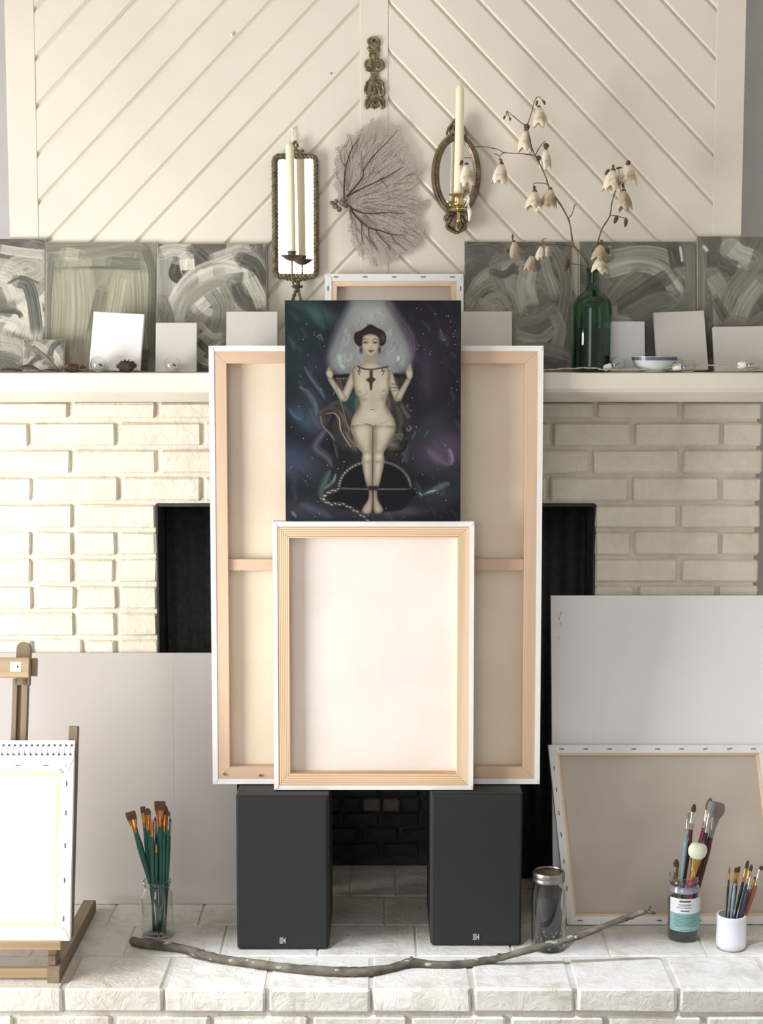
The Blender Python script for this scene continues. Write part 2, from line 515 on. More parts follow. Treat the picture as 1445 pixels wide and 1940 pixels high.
J = 0.0115
above = {-1: [-32, 132, 298, 463, 628, 793, 958, 1128, 1290],
         0: [58, 222, 384, 548, 712, 876, 1044, 1198, 1368],
         1: [-28, 137, 300, 463, 627, 790, 954, 1118, 1291],
         2: [63, 227, 384, 548, 712, 876, 1038, 1193, 1366]}
left = {3: [-20, 140], 4: [62, 140, 222], 5: [62, 140, 219], 6: [65, 145, 224], 7: [-18, 143, 222], 8: [65, 160, 222],
        9: [-15, 145], 10: [62, 225], 11: [-15, 143], 12: [65, 222], 13: [-18, 143], 14: [60, 225], 15: [-15, 143], 16: [62, 222]}
right = {3: [1285], 4: [1197, 1366], 5: [1287], 6: [1205, 1359], 7: [1288], 8: [1200, 1362], 9: [1287], 10: [1200, 1362], 11: [1287],
         12: [1200, 1362], 13: [1287], 14: [1200, 1362], 15: [1287], 16: [1200, 1360]}
for i in range(-1, 17):
    zt = ZJ0 - i * DZ; zb = zt - DZ
    z0 = zb + J / 2; h = DZ - J
    if i == -1: h = MZ - 0.075 - z0
    if z0 < HZ:
        h -= (HZ + 0.002 - z0); z0 = HZ + 0.002
        if h < 0.02: continue
    zc = z0 + h / 2
    if i <= 2:
        spans = [(BX0, BX1, above[i])]
    else:
        spans = [(BX0, OX0, left[i]), (OX1, BX1, right[i])]
    for a, b, js in spans:
        xs = [a - J / 2] + [X_at(p, WY, zc) for p in js if a + 0.02 < X_at(p, WY, zc) < b - 0.02] + [b + J / 2 + random.uniform(-.004, .002)]
        for q in range(len(xs) - 1):
            lay(breast, xs[q] + J / 2, xs[q + 1] - J / 2, z0, h, M['brick'])

# ---- firebox
mb = MB()
mb.box(OX0 - 0.001, OX0 + 0.004, WY + 0.004, 4.1, HZ, OZ).box(OX1 - 0.004, OX1 + 0.001, WY + 0.004, 4.1, HZ, OZ)
mb.box(OX0, OX1, WY + 0.006, 4.1, OZ - 0.004, OZ + 0.003)
struct('firebox_lining', mb, M['soot'], breast)
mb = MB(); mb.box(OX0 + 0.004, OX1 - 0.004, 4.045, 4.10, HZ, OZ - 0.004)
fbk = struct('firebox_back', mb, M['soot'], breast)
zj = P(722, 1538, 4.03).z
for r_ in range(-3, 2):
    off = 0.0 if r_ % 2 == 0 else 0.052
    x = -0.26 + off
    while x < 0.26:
        unsooted = (r_ == 0 and -0.075 < x < 0.02)  # paler bricks of one course, free of soot
        lay(fbk, x + 0.004, x + 0.048 if r_ == 0 else x + 0.096, zj + r_ * 0.04, 0.032, M['firebrick'] if unsooted else M['soot_brick'], 4.03, 0.02, 'l' if unsooted else 's')
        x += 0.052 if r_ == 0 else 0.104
# drawn fireplace mesh curtains
for sx, a, b in ((-1, 0, 0.24), (1, 0, 0.24)):
    mb = MB()
    n = 60
    vs = []
    for k in range(n + 1):
        t = k / n
        x = (OX0 + 0.006 + t * b) if sx < 0 else (OX1 - 0.006 - t * b)
        y = 3.935 + 0.0025 * math.sin(t * 40)
        vs += [(x, y, HZ + 0.003), (x, y, OZ - 0.012)]
    fs = [(2 * k, 2 * k + 2, 2 * k + 3, 2 * k + 1) for k in range(n)]
    mb.add(vs, fs)
    o = mb.build('mesh_curtain', M['mesh'], None, smooth=True)
    md = o.modifiers.new('solid', 'SOLIDIFY'); md.thickness = 0.002
    tag(o, 'black mesh fire curtain drawn across the %s end of the fireplace opening' % ('left' if sx < 0 else 'right'), 'fire screen')

# ---- mantel shelf
mb = MB()
zf = MZ - 0.037
mb.box(-1.25, 1.25, 3.60, WY, zf, MZ, c=0.002)
mantel = struct('mantel_shelf', mb, M['mantel'])
mb = MB()
zl = P(722, 761, 3.67).z
mb.add([(-1.25, 3.607, zf), (1.25, 3.607, zf), (1.25, 3.612, zf - 0.007), (-1.25, 3.612, zf - 0.007),
        (1.25, 3.665, zl), (-1.25, 3.665, zl), (1.25, WY, zl), (-1.25, WY, zl), (1.25, WY, zf), (-1.25, WY, zf)],
       [(0, 3, 2, 1), (3, 5, 4, 2), (5, 7, 6, 4), (7, 9, 8, 6), (0, 1, 8, 9), (0, 9, 7, 5, 3), (1, 2, 4, 6, 8)])
struct('moulding', mb, M['mantel'], mantel)

# ---- chevron boarding above the mantel
PY = 3.78
panel = struct('wall_panelling', MB().box(X_at(13, PY, 2.34) + .001, X_at(1409, PY, 2.34) - .001, PY + 0.010, 4.22, MZ, CEIL), M['panel'])
zmid = P(722, 200, PY).z
sx0, sx1 = X_at(20, PY, zmid + .1) - 0.045, X_at(68, PY, zmid)
cx0, cx1 = X_at(682, PY, zmid), X_at(735, PY, zmid)
rx0, rx1 = X_at(1354, PY, zmid), X_at(1409, PY, zmid)
sx0 = X_at(13, PY, zmid)
for a, b in ((sx0, sx1), (cx0, cx1), (rx0, rx1)):
    MB().prism([(a, MZ + .001), (b, MZ + .001), (b, CEIL - .001), (a, CEIL - .001)], PY - 0.0012, PY + 0.02, inset=0.0008).build('stile', M['panel'], panel)
step = (P(65, 200, PY).z - P(65, 291.2, PY).z); SL = 1.037


def boards(x0, x1, sgn, xa, ya_px):
    # groove lines z = za + sgn * (x - xa) + k*step  (45 degrees)
    za = P(722, ya_px, PY).z; xw0, xw1 = x0, x1; x0 -= .006; x1 += .006
    for k in range(-14, 22):
        poly = [(x0, MZ + .001), (x1, MZ + .001), (x1, CEIL - .001), (x0, CEIL - .001)]
        c0 = za - sgn * SL * xa + k * step
        poly = clip_poly(poly, -sgn * SL, 1.0, c0 + step)       # z - sgn x <= c0+step
        poly = clip_poly(poly, sgn * SL, -1.0, -c0)
        # drop doubled points
        q = []
        for p in poly:
            if not q or (abs(p[0] - q[-1][0]) + abs(p[1] - q[-1][1])) > .014: q.append(p)
        if len(q) > 2 and abs(q[0][0] - q[-1][0]) + abs(q[0][1] - q[-1][1]) < .014: q.pop()
        if len(q) < 3: continue
        ar = abs(sum(q[i][0] * q[(i + 1) % len(q)][1] - q[(i + 1) % len(q)][0] * q[i][1] for i in range(len(q)))) / 2
        if ar < 0.0008: continue
        wob = random.uniform(0, 0.0012)
        MB().prism(q, PY - 0.0004 + wob, PY + 0.02, inset=0.0064).build('plank', M['panel'], panel)


boards(sx1, cx0, 1, cx0, 193)
boards(cx1, rx0, -1, cx1, 187)

# ---- hearth
FY = 3.232
mb = MB(); mb.box(-1.3, 1.3, FY + 0.012, WY + 0.008, 0.0, HZ - 0.0028)
mb.box(OX0, OX1, WY + 0.008, 4.045, 0.0, HZ - 0.002)
hearth = struct('hearth', mb, M['hearth_mortar'])
jx = [X_at(p, FY, HZ) for p in (118, 310, 505, 703, 895, 1090, 1285)]
jx = [jx[0] - 2 * 0.2085, jx[0] - 0.2085] + jx + [jx[-1] + 0.2085, jx[-1] + 2 * 0.2085]
H1 = 0.052


def hbrick(w, d, h, x, y, z, c=0.005, jag=0.0022):
    """brick with a slightly ragged outline"""
    b = MB().box(-w / 2, w / 2, 0, d, 0, h, c=c)
    b.v = [(q[0] + random.uniform(-jag, jag), q[1] + random.uniform(-jag, jag), q[2] + random.uniform(-jag, jag) * .5) for q in b.v]
    me = b.mesh('brick', M['hearth'], smooth=True, angle=25)
    o = link('brick', me, hearth, (x, y, z + random.uniform(-.0008, .0008)))
    return o


for k in range(len(jx) - 1):      # front row of the top, also the first course of the face
    a, b = jx[k] + 0.0038, jx[k + 1] - 0.0038
    hbrick(b - a, 0.182, H1, (a + b) / 2, FY, HZ - H1)
for r_, y0 in enumerate((FY + 0.188, FY + 0.378)):
    for k in range(len(jx) - 1):
        sh = 0.1 if r_ == 0 else 0.03
        a, b = jx[k] + 0.0015 + sh, jx[k + 1] - 0.0015 + sh
        hbrick(b - a, 0.187, H1, (a + b) / 2, y0, HZ - H1, c=0.0025, jag=0.0008)
for k in range(9):                 # floor of the firebox
    a = OX0 + 0.008 + k * 0.115
    hbrick(0.112, 0.21, 0.03, a + 0.056, WY + 0.012, HZ - 0.03, c=0.0025, jag=0.0006)
zc = HZ - H1 - 0.011
row = 0
while zc > 0.03:
    h = 0.054
    z0 = max(zc - h, 0.002)
    for k in range(-1, len(jx)):
        sh = 0.104 if row % 2 == 0 else 0.0
        base = jx[0] + k * 0.2095 + sh
        a, b = base + 0.006, base + 0.2095 - 0.006
        if a < -1.29 or b > 1.29: continue
        hbrick(b - a, 0.05, zc - z0, (a + b) / 2, FY + 0.004, z0)
    zc -= h + 0.011; row += 1


# ------------------------------------------------------------------ leaning things
def lean_frame(xl, xr, ytop, Yb, Yt, zb, yaw=0.0, roll=0.0, xm=None):
    """matrix of a panel standing at zb, plus its width and height; xl, xr pixel columns at its foot"""
    x0 = X_at(xl, Yb, zb); x1 = X_at(xr, Yb, zb)
    w = x1 - x0
    zt = P((xl + xr) / 2, ytop, Yt).z
    h = math.hypot(zt - zb, Yt - Yb)
    lean = math.atan2(Yt - Yb, zt - zb)
    mw = Matrix.Translation(((x0 + x1) / 2, Yb, zb)) @ Matrix.Rotation(yaw, 4, 'Z') @ Matrix.Rotation(-lean, 4, 'X') @ Matrix.Rotation(roll, 4, 'Y')
    if roll:
        lift = abs(math.sin(roll)) * w / 2
        mw = Matrix.Translation((0, 0, lift)) @ mw
    return mw, w, h


def stretched_canvas(name, label, cat, mw, w, h, t=0.035, fold=0.012, bar=0.032, bthick=0.016, mats=None, linen='linen',
                     brace=None, staples=None, group=None, rack=0.0):
    """stretched canvas seen from behind: origin at bottom centre, back of the bars at y=0, cloth at y=t"""
    root = thing(name, label, cat, mw=mw, group=group)
    mv, mh = (mats or (M['pine_v'], M['pine_h']))[:2]
    e = 0.0015
    x0, x1, z0, z1 = -w / 2 + e, w / 2 - e, e, h - e
    b = bar

    def miter(kind, mmat):
        if kind == 'top': q = [(x0, z1), (x1, z1), (x1 - b, z1 - b), (x0 + b, z1 - b)]
        elif kind == 'bottom': q = [(x0, z0), (x1, z0), (x1 - b, z0 + b), (x0 + b, z0 + b)]
        elif kind == 'left': q = [(x0, z0), (x0, z1), (x0 + b, z1 - b), (x0 + b, z0 + b)]
        else: q = [(x1, z0), (x1, z1), (x1 - b, z1 - b), (x1 - b, z0 + b)]
        MB().prism(q, e, t - 0.003, inset=0.0008).build('stretcher_bar', mmat, root)
    miter('top', mh); miter('bottom', mh)
    miter('left', mats[2] if mats and len(mats) > 2 else mv); miter('right', mv)
    if brace is not None:
        MB().box(x0 + b, x1 - b, 0.010, 0.026, brace - 0.5 * 0.026, brace + 0.5 * 0.026, c=0.001).build('cross_brace', mh, root)
    # raw inside of the cloth
    MB().box(x0 + b * 0.6, x1 - b * 0.6, t - 0.0029, t - 0.002, z0 + b * 0.6, z1 - b * 0.6).build('cloth_back', M[linen], root)
    # primed cloth: front sheet, sides and the flap folded over the bars
    mb = MB()
    mb.box(-w / 2, w / 2, t - 0.0018, t, 0, h)
    fo = [(-w / 2, 0), (w / 2, 0), (w / 2, h), (-w / 2, h)]
    fi = [(-w / 2 + fold, fold), (w / 2 - fold, fold), (w / 2 - fold, h - fold), (-w / 2 + fold, h - fold)]
    for i in range(4):
        j = (i + 1) % 4
        a, c_ = fo[i], fo[j]; d, f_ = fi[j], fi[i]
        sk = 0.0009
        mb.add([(a[0], 0, a[1]), (c_[0], 0, c_[1]), (d[0], 0.0002, d[1]), (f_[0], 0.0002, f_[1]),
                (a[0], sk, a[1]), (c_[0], sk, c_[1]), (d[0], sk, d[1]), (f_[0], sk, f_[1])],
               [(0, 1, 2, 3), (7, 6, 5, 4), (3, 2, 6, 7), (1, 0, 4, 5)])
        mb.add([(a[0], 0, a[1]), (c_[0], 0, c_[1]), (c_[0], t, c_[1]), (a[0], t, a[1])], [(3, 2, 1, 0)])
    mb.build('canvas', M['white_canvas'], root)
    # corner folds
    for sx in (-1, 1):
        for zz in (0, h):
            s2 = 1 if zz == 0 else -1
            q = [(sx * (w / 2 - 0.001), zz + s2 * 0.001), (sx * (w / 2 - fold * 0.95), zz + s2 * fold * 0.55), (sx * (w / 2 - fold * 0.9), zz + s2 * fold * 0.95), (sx * (w / 2 - fold * 0.4), zz + s2 * fold * 0.9)]
            MB().prism(q, -0.0012, 0.0006).build('corner_fold', M['white_canvas'], root)
    if staples:
        sm = MB().box(-0.0055, 0.0055, -0.0012, 0.0003, -0.0009, 0.0009).mesh('staple', M['staple'])
        for (sx_, sz_, ang) in staples(w, h, fold):
            link('staple', sm, root, (sx_, 0, sz_), (0, R(ang), 0))
    if rack:                       # a stretcher out of square
        for ch in root.children:
            if ch.name.startswith('staple'): ch.location.x -= rack * ch.location.z
            else:
                for v in ch.data.vertices: v.co.x -= rack * v.co.z
    return root


def board(name, label, cat, mw, w, h, t, m, group=None, c=0.0006, name2=None):
    root = tag(MB().box(-w / 2, w / 2, 0, t, 0, h, c=c).build(name, m), label, cat, group)
    root.matrix_world = mw
    return root


# large canvas (back to the room), standing on the loudspeakers against the mantel
SPT = HZ + 0.354
mw, w, h = lean_frame(403, 1022, 655, 3.548, 3.562, SPT + 0.002)
stretched_canvas('stretched_canvas', 'largest canvas turned back to front, tan stretcher with cross brace, standing on both loudspeakers', 'canvas',
                 mw, w, h, t=0.034, fold=0.012, bar=0.038, mats=(M['tan_v'], M['tan_h']), linen='linen', brace=h * 0.505)
rootL = bpy.context.scene.objects['stretched_canvas'] if 'stretched_canvas' in bpy.context.scene.objects else None
# small wall plugs (two pale screws) in its lower bar
for px, py in ((425, 1467), (493, 1469)):
    pp = P(px, py, 3.546); mi = mw.inverted() @ pp
    MB().lathe([(0.0001, 0), (0.003, 0), (0.003, 0.004), (0.0001, 0.004)], 12).build('screw', M['steel'], rootL, loc=(mi.x, 0.0005, mi.z), rot=(R(90), 0, 0))
# front canvas standing before it
mw, w, h = lean_frame(519, 896, 988, 3.500, 3.512, SPT + 0.002)
FT = P(722, 988, 3.512).z
stretched_canvas('stretched_canvas', 'pale reversed canvas with striped pine stretcher, standing below the dark painting', 'canvas',
                 mw, w, h, t=0.032, fold=0.0105, bar=0.036, mats=(M['pine_v'], M['stripe_h'], M['stripe_v']), linen='linen_pale')
# small one behind the painting on the mantel
mw, w, h = lean_frame(615, 878, 519, 3.715, 3.745, MZ + 0.001)


def st_small(w, h, f):
    return [(-w * .42 + w * .21 * k, h - f * .45, 0) for k in range(5)] + [(s * (w / 2 - f * .45), h * q, 90) for s in (-1, 1) for q in (.3, .6, .85)]


stretched_canvas('stretched_canvas', 'stapled canvas turned back to front on the mantel, mostly hidden behind the dark painting', 'canvas',
                 mw, w, h, t=0.02, fold=0.016, bar=0.027, linen='linen_grey', staples=st_small)


# right back-to-front canvas on the hearth
def st_right(w, h, f):
    o = [(-w * .44 + w * .088 * 1.25 * k, h - f * .5, random.uniform(-8, 8)) for k in range(9)]
    o += [(s * (w / 2 - f * .45), h * q, 90 + random.uniform(-8, 8)) for s in (-1, 1) for q in (.2, .35, .5, .62, .75, .87)]
    o += [(-w * .44 + w * .18 * k, f * .5, 0) for k in range(6)]
    return o


mw, w, h = lean_frame(1074, 1492, 1412, 3.607, 3.695, HZ + 0.001, yaw=R(0.8), roll=R(0.15))
stretched_canvas('stretched_canvas', 'wide canvas turned back to front with white stapled edges, leaning right of the loudspeakers', 'canvas',
                 mw, w, h, t=0.018, fold=0.0185, bar=0.0225, linen='linen_grey', staples=st_right, rack=0.095)

# large white board behind it and the glossy board on the left
mw, w, h = lean_frame(1048, 1610, 1128, 3.642, 3.778, HZ + 0.001)
o = board('canvas_board', 'tall matt white canvas leaning on the brick right of the fireplace', 'canvas', mw, w, h, 0.012, M['matt_board'])
root = o
for (x, z, a, l) in ((0.024, h - 0.050, 80, 0.012), (0.021, h - 0.060, 100, 0.012), (0.023, h - 0.072, 85, 0.009), (0.019, h - 0.105, 95, 0.006)):
    dx, dz = math.cos(R(a)) * l, math.sin(R(a)) * l
    MB().tube([(-w / 2 + x, -0.0004, z), (-w / 2 + x + dx * .5, -0.0008, z + dz * .5), (-w / 2 + x + dx, -0.0004, z + dz)], [0.0004, 0.0011, 0.0004], 6).build('scratch', M['panel_edge'], root)
mw, w, h = lean_frame(-330, 450, 1237, 3.745, 3.788, HZ + 0.001)
o = board('display_board', 'large glossy white board leaning on the brick left of the fireplace', 'board', mw, w, h, 0.006, M['gloss_board'])
x = (X_at(325, 3.76, .8) - mw.translation.x)
MB().box(x - 0.0006, x + 0.0006, -0.0005, 0.001, h * 0.42, h - 0.002).build('crease', M['white_board'], o)


# ------------------------------------------------------------------ painting in numpy: colours laid on dense sheets
class Sheet:
    def __init__(s, W, H, rgb):
        s.W, s.H = W, H
        s.a = np.empty((H, W, 3), float); s.a[:] = np.array(rgb, float)
        s.hgt = np.zeros((H, W)); s.rng = np.random.RandomState(7)

    def noise(s, cx, cy, seed=0):
        r = np.random.RandomState(seed)
        g = r.rand(cy + 2, cx + 2)
        y = np.linspace(0, cy, s.H); x = np.linspace(0, cx, s.W)
        yi = np.minimum(y.astype(int), cy - 1 if cy > 0 else 0); xi = np.minimum(x.astype(int), cx - 1 if cx > 0 else 0)
        fy = (y - yi)[:, None]; fx = (x - xi)[None, :]
        fy = fy * fy * (3 - 2 * fy); fx = fx * fx * (3 - 2 * fx)
        g00 = g[yi][:, xi]; g01 = g[yi][:, xi + 1]; g10 = g[yi + 1][:, xi]; g11 = g[yi + 1][:, xi + 1]
        return (g00 * (1 - fx) + g01 * fx) * (1 - fy) + (g10 * (1 - fx) + g11 * fx) * fy

    def blend(s, y0, y1, x0, x1, al, rgb):
        s.a[y0:y1, x0:x1] = s.a[y0:y1, x0:x1] * (1 - al[..., None]) + np.asarray(rgb, float) * al[..., None]

    def stroke(s, pts, w, rgb, op=1.0, bristle=0.5, soft=0.08, seed=None, w1=None, nb=None, relief=0.0, light=18, taper=False):
        """bristly brush stroke; w = width, all in sheet pixels"""
        seed = s.rng.randint(1 << 30) if seed is None else seed
        r = np.random.RandomState(seed)
        pts = np.array(spline(pts, 6), float)
        n = len(pts); w1 = w if w1 is None else w1
        mw_ = max(w, w1)
        x0 = max(int(pts[:, 0].min() - mw_ / 2 - 2), 0); x1 = min(int(pts[:, 0].max() + mw_ / 2 + 3), s.W)
        y0 = max(int(pts[:, 1].min() - mw_ / 2 - 2), 0); y1 = min(int(pts[:, 1].max() + mw_ / 2 + 3), s.H)
        if x1 <= x0 or y1 <= y0: return
        gx, gy = np.meshgrid(np.arange(x0, x1) + .5, np.arange(y0, y1) + .5)
        best = np.full(gx.shape, 1e9); U = np.zeros(gx.shape); T = np.zeros(gx.shape)
        for i in range(n - 1):
            a, b = pts[i], pts[i + 1]; d = b - a; l2 = max(d @ d, 1e-6)
            t = np.clip(((gx - a[0]) * d[0] + (gy - a[1]) * d[1]) / l2, 0, 1)
            ex = gx - (a[0] + d[0] * t); ey = gy - (a[1] + d[1] * t)
            dist = np.hypot(ex, ey)
            sg = np.sign(ex * -d[1] + ey * d[0])
            k = dist < best
            best[k] = dist[k]; U[k] = (dist * sg)[k]; T[k] = ((i + t) / (n - 1))[k]
        W_ = w + (w1 - w) * T
        if taper: W_ = W_ * (0.12 + 0.88 * np.sqrt(np.clip(np.sin(PI * np.clip(T, 0, 1)), 0, 1)))
        u = U / (W_ / 2 + 1e-6)
        nb = nb or max(int(mw_ / 1.7), 3)
        NT = max(int(n / 5), 3); prof = r.rand(NT + 2, nb + 2) * .55 + r.rand(nb + 2)[None] * .45; prof2 = r.rand(NT + 2, nb + 2) * .45 + r.rand(nb + 2)[None] * .55
        f = (np.clip(u, -1, 1) * .5 + .5) * nb
        fi = f.astype(int); ff = f - fi
        tf = np.clip(T, 0, 1) * NT; ti = tf.astype(int); tt = tf - ti
        bil = lambda A: (A[ti, fi] * (1 - ff) + A[ti, fi + 1] * ff) * (1 - tt) + (A[ti + 1, fi] * (1 - ff) + A[ti + 1, fi + 1] * ff) * tt
        br = bil(prof); br2 = bil(prof2)
        edge = np.clip((1 - np.abs(u)) / max(soft, 1e-3), 0, 1)
        ends = np.clip((1.0 - T) * 9 + br2 * .8 - .2, 0, 1) * np.clip(T * 14 + .5, 0, 1)
        al = op * edge * ends * (1 - bristle * np.clip(br * 1.5 - .35, 0, 1))
        c = np.asarray(rgb, float)[None, None] + ((br2 - .5) * 2 * light)[..., None]
        s.a[y0:y1, x0:x1] = s.a[y0:y1, x0:x1] * (1 - al[..., None]) + c * al[..., None]
        if relief: s.hgt[y0:y1, x0:x1] = s.hgt[y0:y1, x0:x1] * (1 - al) + al * relief * (0.4 + br2)

    def mask(s, pts, sm=True, blur=1):
        pts = np.array(spline(list(pts) + [pts[0]], 6) if sm else list(pts) + [pts[0]], float)
        yy, xx = np.mgrid[0:s.H, 0:s.W]
        x0 = max(int(pts[:, 0].min()) - 2, 0); x1 = min(int(pts[:, 0].max()) + 3, s.W)
        y0 = max(int(pts[:, 1].min()) - 2, 0); y1 = min(int(pts[:, 1].max()) + 3, s.H)
        m = np.zeros((s.H, s.W))
        gx = np.arange(x0, x1)[None, :] + .5; gy = np.arange(y0, y1)[:, None] + .5
        ins = np.zeros((y1 - y0, x1 - x0), bool)
        for i in range(len(pts) - 1):
            ax, ay = pts[i]; bx, by = pts[i + 1]
            if ay == by: continue
            c = (gy < ay) != (gy < by)
            xi = ax + (gy - ay) / (by - ay) * (bx - ax)
            ins ^= c & (gx < xi)
        m[y0:y1, x0:x1] = ins
        return blur_(m, blur) if blur else m

    def fill(s, pts, rgb, op=1.0, blur=1, sm=True, edge=None, edger=4, edgeop=0.7):
        m = s.mask(pts, sm, 0)
        al = blur_(m, blur) * op if blur else m * op
        s.a = s.a * (1 - al[..., None]) + np.asarray(rgb, float) * al[..., None]
        if edge is not None:
            inn = blur_(m, edger * 1.7); k = np.clip((1 - inn) * 2 * edgeop, 0, 1) * m
            s.a = s.a * (1 - k[..., None]) + np.asarray(edge, float) * k[..., None]

    def blob(s, cx, cy, rx, ry, rgb, op=1.0, pw=1.0, ang=0):
        gx, gy = np.meshgrid(np.arange(s.W) + .5, np.arange(s.H) + .5)
        c, sn = math.cos(R(ang)), math.sin(R(ang))
        dx = (gx - cx) * c + (gy - cy) * sn; dy = -(gx - cx) * sn + (gy - cy) * c
        d = (dx / rx) ** 2 + (dy / ry) ** 2
        al = op * np.exp(-d ** pw)
        s.a = s.a * (1 - al[..., None]) + np.asarray(rgb, float) * al[..., None]

    def object(s, name, m, parent, w, h, relief=0.0, inset=0.0, gain=1.0):
        """the painted face: a dense grid in the local x,z plane at y=0, colours stored per vertex"""
        H, W = s.H, s.W
        xs = np.linspace(-w / 2 + inset, w / 2 - inset, W); zs = np.linspace(h - inset, inset, H)
        co = np.zeros((H, W, 3)); co[..., 0] = xs[None, :]; co[..., 2] = zs[:, None]
        hg = s.hgt.copy(); hg[0] = hg[-1] = 0; hg[:, 0] = hg[:, -1] = 0
        co[..., 1] = -0.0003 - relief * hg
        me = bpy.data.meshes.new(name)
        me.vertices.add(H * W); me.vertices.foreach_set('co', co.reshape(-1).astype(np.float32))
        i = np.arange(H * W).reshape(H, W)
        q = np.stack([i[:-1, :-1], i[1:, :-1], i[1:, 1:], i[:-1, 1:]], -1).reshape(-1, 4)
        nf = len(q)
        me.loops.add(nf * 4); me.loops.foreach_set('vertex_index', q.reshape(-1).astype(np.int32))
        me.polygons.add(nf); me.polygons.foreach_set('loop_start', (np.arange(nf) * 4).astype(np.int32))
        me.update(calc_edges=True)
        at = me.color_attributes.new('paint', 'FLOAT_COLOR', 'POINT')
        c = np.clip(s.a, 0, 255) / 255.0
        c = np.where(c <= 0.04045, c / 12.92, ((c + 0.055) / 1.055) ** 2.4) * gain
        c4 = np.ones((H * W, 4), np.float32); c4[:, :3] = np.clip(c, 0, 0.95).reshape(-1, 3)
        at.data.foreach_set('color', c4.reshape(-1))
        me.polygons.foreach_set('use_smooth', [True] * nf)
        me.materials.append(m)
        return link(name, me, parent)


def blur_(m, r):
    r = int(r)
    if r < 1: return m
    for _ in range(2):
        for ax in (0, 1):
            p = np.pad(m, [(r + 1, r) if k == ax else (0, 0) for k in (0, 1)], mode='edge')
            c = np.cumsum(p, axis=ax)
            n = m.shape[ax]
            hi = np.take(c, np.arange(2 * r + 1, 2 * r + 1 + n), axis=ax); lo = np.take(c, np.arange(0, n), axis=ax)
            m = (hi - lo) / (2 * r + 1)
    return m


M['paint'] = attr_mat('acrylic_paint', 0.5, 0.2)
M['oil'] = attr_mat('oil_paint', 0.7, 0.3, spec=0.12)

GR = [(112, 112, 104), (134, 134, 124), (158, 157, 146), (182, 180, 168), (206, 204, 192), (98, 98, 90)]


def abstract(panel_px, ytop, Yt, strokes, label, base=(126, 126, 116), seed=1, nrand=75, cols=None, ref=None, thick=0.02, vertical=False, Yb=3.735, flip=0, roll=0):
    xl, xr = panel_px
    mw, w, h = lean_frame(xl, xr, ytop, Yb, Yt, MZ + 0.001, roll=roll)
    root = thing('painted_panel', label, 'painting', mw=mw, group='abstract grey panels on the mantel')
    MB().box(-w / 2, w / 2, 0, thick, 0, h, c=0.001).build('board', M['panel_edge'], root)
    W = int((xr - xl) * 1.15); H = int(W * h / w)
    s = Sheet(W, H, base); r = random.Random(seed); s.rng = np.random.RandomState(seed)
    s.a += (s.noise(6, 7, seed) - .5)[..., None] * 30
    cols = cols or GR
    for k in range(nrand):
        x, y = r.uniform(-.05, 1.05) * W, r.uniform(-.05, 1.05) * H
        a = r.uniform(0, 2 * PI) if not vertical else PI / 2 + r.uniform(-.2, .2)
        l = r.uniform(.12, .4) * W * (1.6 if vertical else 1); cv = r.uniform(-.7, .7)
        pts = []
        for q in range(4):
            pts.append((x, y)); x += math.cos(a) * l / 3; y += math.sin(a) * l / 3; a += cv * .6
        s.stroke(pts, r.uniform(16, 52), r.choice(cols[:5]), op=.9, bristle=.4, relief=1, light=16)
    # strokes in reference (zoomed crop) coordinates
    if ref:
        rx0, ry0, rx1, ry1 = ref
        for st in strokes:
            pts, wd, c = st[:3]; kw = st[3] if len(st) > 3 else {}
            q = [((x - rx0) / (rx1 - rx0) * W, (y - ry0) / (ry1 - ry0) * H) for x, y in pts]
            s.stroke(q, wd / (rx1 - rx0) * W * 1.25, c, relief=1, light=22, **kw)
    for q in range(0):
        x, y = r.uniform(0, 1) * W, r.uniform(0, 1) * H
        s.stroke([(x, y), (x + r.uniform(-8, 8), y + r.uniform(-8, 8)), (x + r.uniform(-14, 14), y + r.uniform(-14, 14))], r.uniform(2, 5), r.choice([(214, 212, 200), (92, 92, 86)]), op=.8, relief=1)
    s.a = (s.a - 138) * 1.22 + 136; gm = s.a.mean(2, keepdims=True); s.a = (s.a * .7 + gm * .3) * np.array([.99, .98, .965]) - (16 if xl < 500 else 5)
    s.object('paint_layer', M['paint'], root, w, h, relief=0.0009, inset=0.0015)
    return root


lt, md_, dk, vl = (196, 194, 182), (152, 151, 140), (104, 104, 96), (216, 214, 202)
# crop coordinates: 2.676 x, origin (0,430)
abstract((-118, 86), 452, 3.771, [
    ([(-10, 300), (60, 330), (150, 330), (215, 250)], 90, md_), ([(0, 230), (60, 260), (110, 370)], 120, lt),
    ([(60, 200), (140, 170), (200, 200), (190, 240), (110, 270)], 70, (176, 174, 162)),
    ([(0, 60), (110, 75), (230, 110)], 60, dk), ([(0, 110), (120, 130), (230, 140)], 40, lt),
    ([(120, 380), (150, 450), (110, 570)], 70, vl, dict(w1=100)), ([(90, 280), (140, 300), (170, 400), (190, 560)], 55, dk),
    ([(0, 430), (90, 440), (110, 470)], 22, dk), ([(0, 470), (90, 500), (100, 540)], 28, lt), ([(0, 600), (90, 620), (120, 700)], 60, lt),
    ([(0, 660), (60, 670), (110, 690)], 30, md_), ([(40, 290), (110, 260), (200, 290)], 12, dk)],
    'grey abstract panel cut off by the left edge of the photo', seed=3, ref=(-315, 60, 230, 745))
gg = (164, 163, 140)
